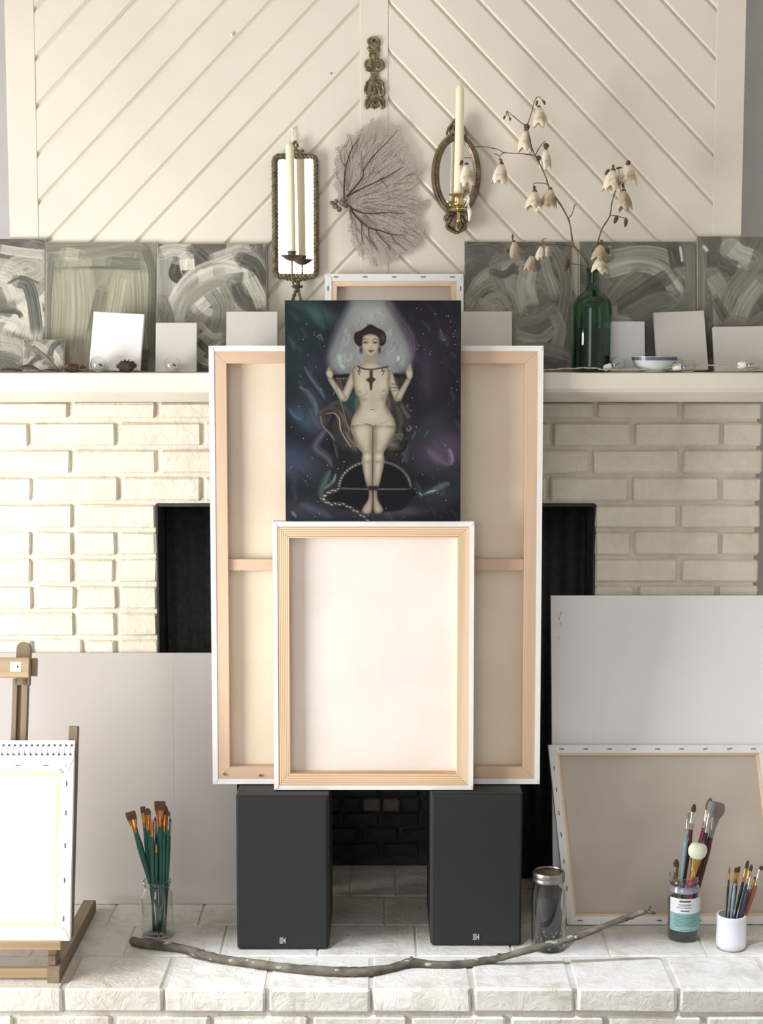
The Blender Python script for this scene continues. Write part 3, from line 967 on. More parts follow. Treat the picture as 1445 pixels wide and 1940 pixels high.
abstract((86, 297), 459, 3.771, [
    ([(250, 110), (500, 100), (770, 110)], 40, (138, 138, 122)), ([(250, 150), (500, 130), (700, 100), (770, 200)], 50, (150, 149, 132)),
    ([(250, 215), (500, 210), (760, 215)], 16, (128, 128, 112)), ([(290, 230), (300, 400), (280, 700)], 120, gg, dict(bristle=.3)),
    ([(400, 230), (410, 450), (380, 720)], 100, (172, 170, 150), dict(bristle=.3)), ([(620, 260), (600, 400), (560, 600)], 90, (176, 174, 150), dict(bristle=.2)),
    ([(700, 230), (710, 400), (700, 640)], 100, (172, 170, 148), dict(bristle=.25)), ([(520, 330), (500, 400), (470, 560)], 60, (140, 140, 122)),
    ([(740, 110), (775, 250), (770, 500), (780, 720)], 36, (124, 124, 110)), ([(260, 150), (245, 400), (240, 720)], 26, (130, 130, 116)),
    ([(330, 140), (400, 150)], 60, (184, 183, 166)), ([(560, 180), (640, 190), (720, 190)], 50, (134, 134, 120)),
    ([(640, 680), (760, 690)], 90, (108, 110, 104)), ([(360, 640), (380, 700)], 40, (178, 176, 158))],
    'olive-grey abstract panel with vertical strokes, behind the tilted small white canvas', base=(150, 150, 132), seed=5, ref=(232, 80, 795, 745),
    cols=[(150, 150, 130), (164, 163, 142), (140, 140, 124), (172, 170, 150)], vertical=True, nrand=30)
abstract((297, 505), 461, 3.771, [
    ([(830, 150), (830, 350), (825, 640)], 70, (164, 163, 152)), ([(820, 130), (870, 110), (950, 120)], 60, lt), ([(990, 130), (1030, 170), (1060, 200)], 60, dk),
    ([(900, 190), (890, 240), (930, 260)], 60, (88, 88, 82)), ([(945, 160), (950, 220)], 62, vl, dict(bristle=.2)),
    ([(875, 490), (905, 380), (980, 270), (1100, 215), (1225, 235)], 88, vl, dict(nb=9, bristle=.65)), ([(960, 430), (1000, 340), (1090, 280), (1180, 280)], 50, (170, 168, 156), dict(nb=6)),
    ([(1080, 155), (1180, 120), (1270, 90)], 44, lt), ([(1200, 130), (1280, 150), (1330, 230)], 50, md_), ([(1220, 160), (1290, 200), (1330, 300)], 60, (96, 96, 90)),
    ([(1180, 290), (1230, 380), (1330, 420)], 60, (104, 104, 96)), ([(1260, 260), (1300, 340), (1330, 420)], 60, lt), ([(1000, 420), (1080, 350)], 52, vl),
    ([(1130, 300), (1160, 400), (1140, 560)], 44, md_), ([(1060, 330), (1110, 420), (1080, 560), (1010, 640)], 60, (150, 149, 138)), ([(1010, 500), (1070, 560), (1130, 560)], 26, lt),
    ([(1000, 590), (1060, 640), (1120, 640)], 30, dk), ([(1010, 680), (1050, 700), (1130, 690)], 30, lt), ([(820, 380), (850, 500), (830, 740)], 60, md_)],
    'grey abstract panel with a broad pale arch stroke, left of the rope mirror', seed=9, ref=(797, 80, 1345, 745))
# right side; crop 2.47 x, origin (860,430)
d2, m2, l2, v2 = (104, 104, 97), (134, 134, 124), (160, 159, 148), (182, 181, 170)
RC = [(112, 112, 104), (128, 128, 119), (146, 145, 135), (122, 122, 112), (100, 100, 94)]
abstract((879, 1084), 457, 3.771, [
    ([(60, 360), (130, 240), (260, 180), (340, 165)], 50, l2), ([(80, 330), (150, 270), (220, 250)], 40, m2), ([(190, 180), (200, 240), (230, 290)], 50, m2),
    ([(140, 380), (200, 340), (240, 390)], 70, l2), ([(260, 240), (290, 310), (320, 400)], 45, l2), ([(350, 200), (340, 280), (360, 370)], 70, v2, dict(nb=7)),
    ([(420, 130), (450, 230), (480, 320)], 40, l2), ([(440, 70), (500, 160), (530, 280), (500, 450)], 45, m2), ([(470, 400), (500, 480), (470, 600)], 50, l2),
    ([(300, 440), (400, 420), (470, 370)], 40, m2), ([(300, 500), (400, 520), (480, 470)], 40, l2), ([(330, 140), (420, 130)], 30, d2),
    ([(60, 90), (150, 80), (240, 110)], 40, d2), ([(180, 210), (240, 220), (300, 170)], 30, d2), ([(300, 580), (400, 560), (540, 590)], 50, m2)],
    'dim grey abstract panel right of the oval mirror, behind the hanging dried flowers', base=(118, 118, 109), seed=12, ref=(48, 68, 556, 665), cols=RC)
abstract((1097, 1318), 457, 3.771, [
    ([(720, 200), (850, 170), (960, 200), (1040, 310)], 60, v2, dict(nb=6, bristle=.6)), ([(740, 130), (880, 110), (1000, 140), (1080, 250)], 44, l2),
    ([(740, 350), (800, 270), (880, 210)], 60, m2), ([(760, 380), (880, 300), (1000, 220)], 60, d2), ([(820, 400), (930, 340), (1020, 330)], 60, m2), ([(720, 110), (740, 110)], 40, l2),
    ([(1020, 90), (1030, 140), (1040, 190)], 60, (88, 92, 88)), ([(1045, 90), (1055, 160)], 10, (214, 212, 202)), ([(610, 100), (660, 220), (700, 330)], 60, m2),
    ([(1080, 80), (1090, 250), (1090, 420)], 40, m2), ([(740, 360), (750, 420), (820, 430)], 40, l2), ([(1000, 420), (1060, 360), (1090, 300)], 50, m2)],
    'dim grey abstract panel behind the green bottle and dried stems', base=(120, 120, 111), seed=15, ref=(596, 66, 1112, 665), cols=RC)
abstract((1320, 1520), 447, 3.771, [
    ([(1300, 100), (1340, 130), (1400, 150)], 90, v2, dict(bristle=.3)), ([(1260, 160), (1300, 180), (1330, 190)], 60, d2), ([(1210, 220), (1250, 300), (1260, 460)], 70, l2),
    ([(1380, 200), (1300, 300), (1260, 420)], 60, m2), ([(1440, 250), (1380, 330), (1330, 440)], 70, l2), ([(1160, 90), (1165, 250), (1160, 400)], 40, m2),
    ([(1220, 330), (1250, 380), (1280, 430)], 40, d2), ([(1170, 85), (1190, 110)], 14, (220, 218, 206)), ([(1340, 300), (1440, 180), (1480, 140)], 30, m2), ([(1300, 440), (1400, 450), (1500, 400)], 60, m2)],
    'grey abstract panel cut off by the right edge of the photo', base=(122, 122, 113), seed=18, ref=(1140, 40, 1640, 665), cols=RC, roll=0)
abstract((43, 121), 643, 3.700, [
    ([(170, 110), (200, 150), (180, 240)], 40, md_), ([(230, 110), (300, 150), (340, 190)], 40, lt), ([(380, 180), (420, 240), (400, 290)], 36, vl),
    ([(260, 270), (300, 300), (350, 310)], 40, vl), ([(420, 110), (380, 150), (360, 220)], 36, dk), ([(200, 300), (250, 240), (300, 220)], 36, dk)],
    'smallest grey abstract panel, low at the left end of the mantel', seed=21, ref=(160, 90, 465, 330), Yb=3.685, thick=0.012, nrand=30)

# small blank canvases on the mantel
SW = 'small blank canvases on the mantel'


def small_white(px, ytop, Yb, Yt, label, t=0.012, roll=0, m='white_board'):
    mw, w, h = lean_frame(px[0], px[1], ytop, Yb, Yt, MZ + 0.001, roll=roll)
    root = thing('small_canvas', label, 'canvas', mw=mw, group=SW)
    MB().box(-w / 2, w / 2, 0, t, 0, h, c=0.0012).build('canvas', M[m], root)
    MB().box(-w / 2 + .004, w / 2 - .004, t, t + .003, 0.004, h - .004).build('stretcher_bar', M['pine_h'], root)
    return root


small_white((168, 265), 595, 3.655, 3.69, 'brightest small blank canvas, tilted, standing between the glass globe and the dark dried flower', roll=R(3.2), m='white_canvas')
small_white((294, 372), 611, 3.665, 3.69, 'narrow blank canvas behind the second glass globe, left of the large canvas')
small_white((428, 525), 590, 3.668, 3.695, 'small blank canvas showing above the left corner of the largest canvas')
small_white((873, 970), 590, 3.690, 3.708, 'small blank canvas showing above the largest canvas, right of the painting')
small_white((1146, 1222), 609, 3.71, 3.73, 'dim blank canvas right behind the green bottle and the teacup', m='matt_board')
small_white((1245, 1342), 592, 3.685, 3.72, 'blank canvas tilted left, behind the teacup handle', roll=R(-2.5))
small_white((1354, 1470), 619, 3.675, 3.70, 'blank canvas at the right end of the mantel, cut off by the photo edge', roll=R(-1.0))


# ------------------------------------------------------------------ the oil painting of the seated figure
def figure_painting():
    zb = FT + 0.001
    mw, w, h = lean_frame(541, 872, 569, 3.507, 3.520, zb)
    root = thing('oil_painting', 'dark oil painting of a seated woman among stars, resting on the pale front canvas', 'painting', mw=mw)
    MB().box(-w / 2, w / 2, 0, 0.02, 0, h, c=0.001).build('canvas', M['black_h'], root)
    W = 560; H = int(W * h / w)
    s = Sheet(W, H, (27, 29, 35)); s.rng = np.random.RandomState(11)
    k = W / 1307.0
    T = lambda pts: [((x - 68) * k, (y - 75) * k) for x, y in pts]

    def st(pts, wd, c, **kw): s.stroke(T(pts), wd * k, c, **kw)

    def bl(cx, cy, rx, ry, c, op=1.0, **kw): s.blob((cx - 68) * k, (cy - 75) * k, rx * k, ry * k, c, op, **kw)

    def fl(pts, c, **kw): s.fill(T(pts), c, **kw)
    s.a += (s.noise(9, 11, 3) - .5)[..., None] * 16
    # broad coloured clouds
    bl(160, 400, 260, 420, (26, 52, 56), .8); bl(130, 1270, 220, 150, (52, 66, 92), .9, ang=25); bl(1150, 500, 300, 500, (38, 32, 46), .8)
    bl(1240, 1180, 200, 170, (84, 66, 92), .85); bl(330, 170, 130, 60, (52, 88, 88), .8, ang=30); bl(240, 130, 200, 40, (44, 74, 78), .6, ang=20)
    bl(280, 900, 120, 160, (52, 66, 84), .6); bl(200, 950, 160, 60, (62, 88, 110), .6, ang=40); bl(1120, 620, 60, 200, (60, 50, 72), .7)
    bl(1150, 980, 160, 60, (46, 62, 72), .5, ang=-30); bl(200, 1620, 200, 90, (60, 66, 80), .6); bl(1200, 1520, 220, 80, (54, 60, 72), .6)
    bl(500, 1650, 240, 60, (50, 60, 72), .5); bl(950, 1640, 200, 40, (84, 82, 84), .6); bl(300, 550, 120, 80, (50, 46, 66), .6)
    r = random.Random(5)
    for q in range(160):
        x, y = r.uniform(60, 1380), r.uniform(70, 1710)
        cxr = 1 if x > 720 else -1
        a = R(r.uniform(40, 80)) * (1 if x < 720 else -1)
        l = r.uniform(60, 190)
        c = r.choice([(36, 50, 56), (44, 42, 58), (30, 32, 38), (52, 60, 70), (28, 44, 48), (58, 48, 68)]) if r.random() < .8 else (70, 84, 92)
        st([(x, y), (x + math.cos(a) * l * .5 + 14, y + abs(math.sin(a)) * l * .5), (x + math.cos(a) * l, y + abs(math.sin(a)) * l)], r.uniform(24, 74), c, op=.5, bristle=.8, soft=1.0, taper=True)
    g_ = s.a.mean(2, keepdims=True); s.a = s.a * .72 + g_ * .28
    # aura behind the head
    aura = [(560, 70), (500, 200), (430, 340), (385, 480), (400, 580), (480, 630), (700, 640), (900, 630), (990, 580), (1025, 480), (960, 330), (890, 200), (820, 70)]
    fl(aura, (98, 102, 102), blur=9, sm=False); fl([(x * .86 + 98, y * .9 + 30) for x, y in aura], (126, 133, 126), op=.8, blur=14, sm=False)
    st([(830, 80), (900, 190), (1000, 330), (1020, 470)], 90, (88, 72, 94), op=.8, soft=.7); st([(560, 90), (480, 230), (400, 400)], 50, (72, 66, 86), op=.6, soft=.8)
    bl(700, 200, 130, 100, (152, 160, 154), .8); bl(640, 480, 100, 90, (150, 162, 158), .6); bl(860, 470, 110, 120, (136, 142, 140), .8); bl(460, 520, 60, 80, (126, 136, 138), .7)
    for q in range(120):
        x, y = r.uniform(440, 980), r.uniform(120, 600)
        if not (r.random() < .9 and abs(x - 700) < 60 + (y - 60) * .55): continue
        st([(x, y), (x + r.uniform(-20, 20), y + 30), (x + r.uniform(-35, 35), y + 65)], r.uniform(14, 34), r.choice([(140, 150, 145), (112, 118, 120), (160, 170, 162), (112, 100, 118)]), op=.6, soft=.5, bristle=.7, taper=True)
    st([(470, 480), (480, 540), (510, 580)], 40, (160, 186, 178), op=.8, soft=.6); st([(915, 490), (905, 520)], 24, (178, 194, 186), op=.8)
    bl(700, 390, 160, 170, (110, 92, 108), .35)
    # drifting wisps
    for pts, wd, c in [([(210, 560), (260, 640), (330, 740), (370, 810)], 34, (112, 120, 134)), ([(170, 710), (240, 760), (290, 850), (310, 950)], 40, (110, 128, 138)),
                       ([(90, 870), (140, 930), (190, 960)], 26, (78, 116, 138)), ([(250, 870), (290, 960), (340, 1030)], 50, (88, 80, 106)),
                       ([(390, 1010), (320, 1100), (300, 1170), (380, 1240), (420, 1320)], 60, (108, 96, 112)), ([(420, 1060), (440, 1150), (460, 1250)], 26, (110, 104, 108)),
                       ([(400, 1330), (370, 1400), (330, 1500), (350, 1580)], 50, (96, 132, 128)), ([(445, 1360), (420, 1420), (350, 1480)], 22, (178, 196, 184)),
                       ([(1090, 1520), (1180, 1480), (1260, 1440), (1300, 1440)], 44, (98, 128, 126)), ([(1060, 1500), (1090, 1525)], 18, (186, 190, 186)), ([(1120, 1505), (1200, 1480)], 14, (170, 196, 190)),
                       ([(1130, 1180), (1200, 1250), (1300, 1300)], 60, (104, 92, 112)), ([(1290, 1170), (1310, 1240), (1300, 1300)], 40, (158, 150, 164)), ([(1220, 280), (1240, 380)], 34, (92, 86, 96)),
                       ([(110, 1640), (150, 1690)], 24, (168, 180, 184)), ([(240, 120), (310, 210), (370, 290)], 60, (58, 92, 92)), ([(985, 840), (970, 870), (1000, 900)], 30, (142, 92, 140)),
                       ([(300, 350), (330, 330), (350, 380)], 22, (112, 106, 108)), ([(170, 1580), (300, 1640), (420, 1690)], 60, (72, 82, 98)), ([(1040, 1040), (1010, 1110)], 14, (122, 126, 126)),
                       ([(1140, 1030), (1100, 1090)], 20, (78, 96, 108)), ([(970, 1130), (960, 1210), (970, 1280)], 50, (84, 86, 82))]:
        st(pts, wd * 1.5, c, op=.8, soft=1.0, bristle=.8, taper=True)
    # throne
    fl([(430, 625), (700, 610), (965, 630), (945, 800), (1000, 930), (985, 1100), (900, 1200), (820, 1180), (600, 1200), (480, 1180), (400, 1080), (335, 960), (350, 900), (430, 850), (470, 780), (440, 720)],
       (48, 45, 46), blur=2, edge=(30, 29, 31), edger=5)
    st([(430, 632), (560, 628)], 20, (26, 24, 26)); st([(860, 632), (960, 634)], 20, (26, 24, 26))
    st([(460, 660), (480, 720), (520, 780)], 40, (84, 66, 68), op=.8); st([(880, 660), (900, 760), (880, 840)], 50, (76, 66, 70), op=.8)
    bl(575, 825, 48, 60, (24, 66, 68), .9)
    for x in (458, 480, 500, 520): bl(x, 652, 4, 4, (170, 170, 160), .9)
    st([(345, 990), (330, 930), (380, 890), (440, 890), (480, 950), (500, 1040), (560, 1130), (620, 1180)], 60, (70, 62, 58), bristle=.4)
    st([(370, 915), (400, 905), (430, 930), (400, 1000), (420, 1050)], 34, (36, 32, 32)); st([(370, 912), (430, 910), (470, 950), (480, 1030), (530, 1120), (560, 1165)], 9, (176, 174, 162), op=.9, bristle=.7)
    st([(330, 930), (345, 1000), (400, 1060), (440, 1120)], 14, (132, 126, 116), op=.8); st([(480, 900), (520, 990), (590, 1080), (640, 1130)], 24, (92, 84, 78), op=.8)
    st([(400, 850), (470, 830), (540, 900), (560, 960)], 30, (78, 70, 66), op=.8); st([(520, 1050), (560, 1120), (620, 1170)], 10, (150, 144, 132), op=.8)
    st([(930, 840), (960, 900), (1000, 950)], 30, (88, 84, 78), op=.8); st([(900, 860), (930, 960), (920, 1080)], 30, (74, 72, 66), op=.8)
    st([(860, 1090), (930, 1080), (960, 1120)], 50, (92, 92, 80), op=.8); st([(990, 1000), (1005, 1020), (985, 1040), (970, 1015)], 8, (128, 122, 112)); bl(870, 1150, 40, 28, (110, 104, 92), .8); bl(850, 1165, 24, 14, (44, 38, 36), .9)
    st([(940, 1010), (960, 1080), (930, 1160)], 26, (30, 28, 28)); st([(820, 1200), (940, 1190), (980, 1100)], 22, (30, 28, 30))
    # dais: dark half disc and plinth
    hd = [(735 + 272 * math.cos(t), 1470 - 205 * math.sin(t)) for t in np.linspace(0, PI, 24)]
    fl(hd, (20, 21, 24), blur=1, sm=False); fl([(455, 1475), (1010, 1475), (1000, 1560), (900, 1640), (560, 1630), (400, 1580)], (22, 22, 26), blur=3)
    arc = [(735 + 268 * math.cos(t), 1465 - 200 * math.sin(t)) for t in np.linspace(0.02, PI - .02, 12)]
    st(arc[:6], 20, (108, 110, 106), op=.85, bristle=.6); st(arc[6:], 20, (92, 90, 84), op=.9)
    for t in np.linspace(PI * .58, PI * .98, 13):
        x, y = 735 + 268 * math.cos(t), 1465 - 200 * math.sin(t); bl(x, y, 8, 5, (186, 184, 170), .8, ang=-math.degrees(t))
    st([(470, 1470), (735, 1476), (1005, 1474)], 14, (98, 92, 92), op=.8)
    sn = [(460, 1478), (390, 1500), (350, 1545), (400, 1585), (500, 1590), (590, 1640), (680, 1705)]
    st(sn, 30, (62, 58, 54)); q = spline(sn, 7)
    for i, p in enumerate(q):
        if i % 2 == 0: bl(p[0], p[1] + (5 if i % 4 else -4), 10, 5, (196, 192, 176), .85, ang=20)
    # figure
    skin, sh, dkk = (168, 161, 143), (84, 77, 68), (54, 46, 42)

    def limb(p0, p1, w0, w1, mid=None):
        m_ = mid or ((p0[0] + p1[0]) / 2, (p0[1] + p1[1]) / 2)
        a = math.atan2(p1[1] - p0[1], p1[0] - p0[0]) + PI / 2; c, s_ = math.cos(a), math.sin(a)
        wm = (w0 + w1) / 2 * 1.03
        poly = [(p0[0] + c * w0 / 2, p0[1] + s_ * w0 / 2), (m_[0] + c * wm / 2, m_[1] + s_ * wm / 2), (p1[0] + c * w1 / 2, p1[1] + s_ * w1 / 2),
                (p1[0] - c * w1 / 2, p1[1] - s_ * w1 / 2), (m_[0] - c * wm / 2, m_[1] - s_ * wm / 2), (p0[0] - c * w0 / 2, p0[1] - s_ * w0 / 2)]
        fl(poly, skin, blur=1, edge=sh, edger=4, edgeop=.6)
    limb((592, 600), (502, 808), 64, 48); limb((828, 598), (908, 806), 60, 46)
    limb((506, 806), (398, 650), 52, 28); limb((906, 806), (990, 652), 50, 28)
    for pts in ([(398, 655), (372, 620), (384, 575), (400, 560), (412, 590), (425, 610), (418, 650)], [(980, 655), (965, 600), (985, 548), (1003, 545), (1015, 590), (1018, 630), (1000, 660)]):
        fl(pts, (168, 160, 142), blur=1, edge=sh, edger=2)
    for x in (384, 394, 404): st([(x, 560 + abs(x - 394)), (x + 3, 600)], 5, (92, 84, 76))
    for x in (982, 992, 1003): st([(x, 552), (x + 2, 596)], 5, (92, 84, 76))
    torso = [(672, 480), (668, 528), (610, 552), (566, 582), (568, 650), (585, 720), (592, 765), (618, 800), (620, 850), (590, 905), (562, 960), (558, 1030), (585, 1105), (635, 1195), (720, 1200), (800, 1195), (850, 1105), (888, 1020), (882, 960),
             (850, 900), (820, 850), (822, 800), (838, 755), (842, 700), (850, 640), (846, 590), (800, 552), (746, 528), (742, 480)]
    fl(torso, skin, blur=1, edge=sh, edger=6, edgeop=.65)
    fl([(560, 1000), (590, 1110), (640, 1195), (638, 1270), (655, 1370), (682, 1462), (714, 1462), (719, 1200), (718, 1000)], skin, blur=1, edge=sh, edger=6, edgeop=.7)
    fl([(724, 1000), (722, 1200), (720, 1462), (758, 1462), (786, 1370), (806, 1265), (802, 1195), (852, 1105), (888, 1010)], skin, blur=1, edge=sh, edger=6, edgeop=.7)
    for a in ([(690, 1478), (686, 1550), (640, 1628), (655, 1660), (712, 1640), (714, 1480)], [(724, 1480), (728, 1640), (768, 1656), (796, 1630), (757, 1550), (748, 1478)]):
        fl(a, (158, 146, 130), blur=1, edge=(92, 72, 66), edger=4)
    st([(718, 1010), (719, 1200), (718, 1460)], 9, dkk, op=.9); fl([(684, 1452), (760, 1452), (758, 1482), (688, 1482)], (40, 36, 38), blur=1, sm=False)
    bl(680, 1235, 26, 20, (190, 184, 166), .8); bl(765, 1235, 24, 20, (190, 184, 166), .8); bl(690, 1275, 24, 9, (124, 112, 96), .7); bl(762, 1272, 24, 9, (124, 112, 96), .7); bl(680, 1195, 30, 12, (140, 128, 110), .6); bl(765, 1195, 30, 12, (140, 128, 110), .6)
    bl(604, 850, 22, 60, (104, 94, 82), .7); bl(838, 850, 20, 60, (104, 94, 82), .7); bl(720, 830, 16, 50, (150, 140, 122), .5); bl(588, 1130, 20, 60, (110, 98, 84), .6); bl(852, 1120, 20, 60, (110, 98, 84), .6); bl(700, 1110, 14, 90, (128, 116, 100), .6)
    bl(742, 1110, 14, 90, (128, 116, 100), .6); bl(640, 805, 40, 16, (128, 116, 100), .6); bl(800, 800, 36, 16, (128, 116, 100), .6); bl(578, 640, 12, 60, (110, 100, 86), .6); bl(842, 660, 12, 60, (110, 100, 86), .6)
    bl(640, 1040, 40, 70, (188, 182, 163), .6); bl(800, 1040, 40, 70, (188, 182, 163), .6); bl(715, 920, 70, 40, (190, 183, 165), .6); bl(675, 1350, 14, 60, (186, 179, 161), .5); bl(760, 1340, 14, 60, (186, 179, 161), .5)
    st([(600, 962), (660, 985), (725, 1000), (800, 980), (865, 950)], 8, (92, 80, 70), op=.6, soft=1.0, taper=True); st([(702, 882), (735, 882)], 6, (70, 60, 54))
    st([(600, 765), (625, 784), (668, 770), (680, 745)], 7, (112, 98, 84), op=.75, soft=.8); st([(770, 755), (785, 776), (820, 768), (832, 745)], 7, (112, 98, 84), op=.75, soft=.8)
    bl(640, 700, 36, 44, (186, 179, 160), .6); bl(790, 700, 34, 44, (186, 179, 160), .6); bl(620, 746, 12, 11, (134, 112, 98), .7); bl(800, 742, 11, 10, (134, 112, 98), .7)
    st([(860, 690), (895, 700)], 10, (96, 84, 70)); st([(858, 716), (898, 722)], 10, (96, 84, 70)); st([(862, 740), (896, 744)], 10, (96, 84, 70))
    # staff
    st([(430, 650), (470, 790), (510, 920), (550, 1080)], 8, (122, 112, 98), op=.85)
    # neck shadow, head
    fl([(672, 470), (744, 470), (748, 530), (706, 545), (664, 530)], (140, 130, 112), blur=2, op=.8)
    fl([(655, 280), (700, 252), (750, 275), (800, 302), (820, 345), (812, 388), (785, 412), (766, 402), (650, 402), (625, 414), (594, 392), (580, 352), (590, 314), (622, 300)], (42, 34, 33), blur=1, edge=(28, 23, 23))
    fl([(650, 330), (700, 305), (755, 330), (768, 390), (760, 440), (735, 475), (706, 492), (676, 478), (650, 440), (642, 390)], (164, 157, 139), blur=1, edge=(112, 102, 88), edger=4, edgeop=.6)
    fl([(640, 350), (650, 315), (700, 298), (755, 315), (768, 350), (735, 328), (700, 322), (668, 330)], (42, 34, 33), blur=1)
    st([(648, 338), (700, 330), (762, 340)], 6, (120, 112, 98)); bl(795, 350, 20, 24, (74, 68, 60), .9)
    for x in (665, 738):
        bl(x, 384, 19, 9, (72, 62, 58), .85); bl(x + 1, 386, 7, 4, (30, 26, 26), .9); st([(x - 22, 368), (x, 358), (x + 22, 366)], 6, (52, 44, 42), op=.9); bl(x, 374, 16, 4, (144, 134, 120), .7)
    st([(706, 380), (708, 415), (700, 425), (716, 427)], 5, (128, 114, 98), op=.8); bl(704, 400, 4, 20, (204, 198, 180), .6)
    fl([(684, 443), (700, 438), (708, 441), (718, 438), (730, 443), (712, 456), (698, 456)], (98, 68, 64), blur=1); st([(688, 445), (727, 445)], 3, (52, 36, 34))
    bl(633, 440, 11, 26, (44, 34, 32), .95); bl(770, 440, 11, 26, (44, 34, 32), .95); bl(660, 420, 12, 16, (180, 173, 155), .5)
    # necklace
    st([(606, 560), (650, 578), (706, 584), (770, 575), (846, 562)], 14, (56, 42, 38), op=.95)
    for x, sg in ((618, 1), (796, -1)):
        st([(x - 4 * sg, 566), (x + 6 * sg, 588), (x - 6 * sg, 606), (x + 8 * sg, 626)], 9, (60, 44, 40), op=.95); st([(x - 16 * sg, 592), (x + 18 * sg, 600)], 7, (60, 44, 40), op=.9)
    fl([(696, 590), (722, 590), (718, 640), (744, 656), (720, 680), (714, 735), (706, 740), (700, 732), (694, 680), (664, 660), (696, 645)], (58, 42, 38), blur=1, sm=False); bl(708, 600, 6, 6, (128, 104, 88), .8); bl(708, 660, 5, 8, (104, 76, 64), .8)
    # stars
    rr = np.random.RandomState(3)
    fig = blur_(s.mask(T([(540, 250), (860, 250), (900, 1480), (640, 1660), (520, 900)]), False, 0), 1)
    yy, xx = np.mgrid[0:H, 0:W]
    for q in range(460):
        if rr.rand() < .45 and q > 0: x = int(x + rr.randn() * 9); y = int(y + rr.randn() * 9)
        else: x, y = rr.randint(4, W - 4), rr.randint(4, H - 4)
        x = min(max(x, 3), W - 4); y = min(max(y, 3), H - 4)
        if fig[y, x] > .5: continue
        b = rr.choice([.35, .5, .6, .95], p=[.28, .28, .22, .22])
        s.a[y, x] = s.a[y, x] * (1 - b) + 235 * b
        if b > .9:
            for dx, dy in ((1, 0), (-1, 0), (0, 1), (0, -1)): s.a[y + dy, x + dx] = s.a[y + dy, x + dx] * .45 + 235 * .55
    s.hgt = (s.a.mean(2) - 60) / 200
    s.object('paint_layer', M['oil'], root, w, h, relief=0.0004, inset=0.0008, gain=1.0)
    return root


figure_painting()


# ------------------------------------------------------------------ loudspeakers
def speaker(label, xl, xr, ybot, yaw, depth=0.27):
    p0 = onz(xl, ybot, HZ); p1 = onz(xr, ybot, HZ)
    w = p1.x - p0.x; hh = SPT - HZ
    root = thing('loudspeaker', label, 'speaker', ((p0.x + p1.x) / 2, p0.y, HZ), group='pair of black loudspeakers')
    root.rotation_euler = (0, 0, yaw)
    MB().box(-w / 2, w / 2, 0.016, depth, 0.0008, hh, c=0.003).build('cabinet', M['speaker'], root)
    MB().box(-w / 2 + 0.0015, w / 2 - 0.0015, 0, 0.0155, 0.002, hh - 0.003, c=0.0045).build('grille', M['grille'], root)
    g = MB()
    g.box(-0.0068, 0.0012, -0.0014, 0.001, 0.0, 0.0135)
    g.add([(0.0028, -0.0014, 0.0067), (0.0052, -0.0014, 0.0), (0.0068, -0.0014, 0.0), (0.0068, -0.0014, 0.0135), (0.0052, -0.0014, 0.0135),
           (0.0028, 0.001, 0.0067), (0.0052, 0.001, 0.0), (0.0068, 0.001, 0.0), (0.0068, 0.001, 0.0135), (0.0052, 0.001, 0.0135)],
          [(0, 1, 2, 3, 4), (9, 8, 7, 6, 5), (0, 5, 6, 1), (1, 6, 7, 2), (2, 7, 8, 3), (3, 8, 9, 4), (4, 9, 5, 0)])
    g.box(0.0012, 0.0030, -0.0014, 0.001, 0.0050, 0.0085)
    bd = g.build('badge', M['silver'], root, loc=(0.0, 0, 0.016))
    l_ = MB()
    for k in range(5): l_.box(-0.0060 + 0.0015 * k, -0.0055 + 0.0015 * k, -0.0016, -0.0012, 0.0015, 0.012)
    l_.build('badge_line', M['badge_line'], bd)
    return root


speaker('black loudspeaker under the left end of the largest canvas', 448, 623, 1800, 0.0)
speaker('black loudspeaker under the right end of the largest canvas, beside the lidded jar', 815, 988, 1793, 0.0)


# ------------------------------------------------------------------ glass jars, brushes
def glass_shell(mb, prof, t=0.0022, n=40):
    """closed shell from an outer profile (bottom to top)"""
    outer = [(0.0001, prof[0][1])] + prof
    inner = [(max(r - t, 0.0001), z) for r, z in reversed(prof)]
    inner[-1] = (inner[-1][0], prof[0][1] + t * 1.6)
    inner.append((0.0001, prof[0][1] + t * 1.6))
    mb.lathe(outer + inner, n)
    return mb


def align(a, b):
    d = (b - a); q = Vector((0, 0, 1)).rotation_difference(d.normalized())
    return q, d.length


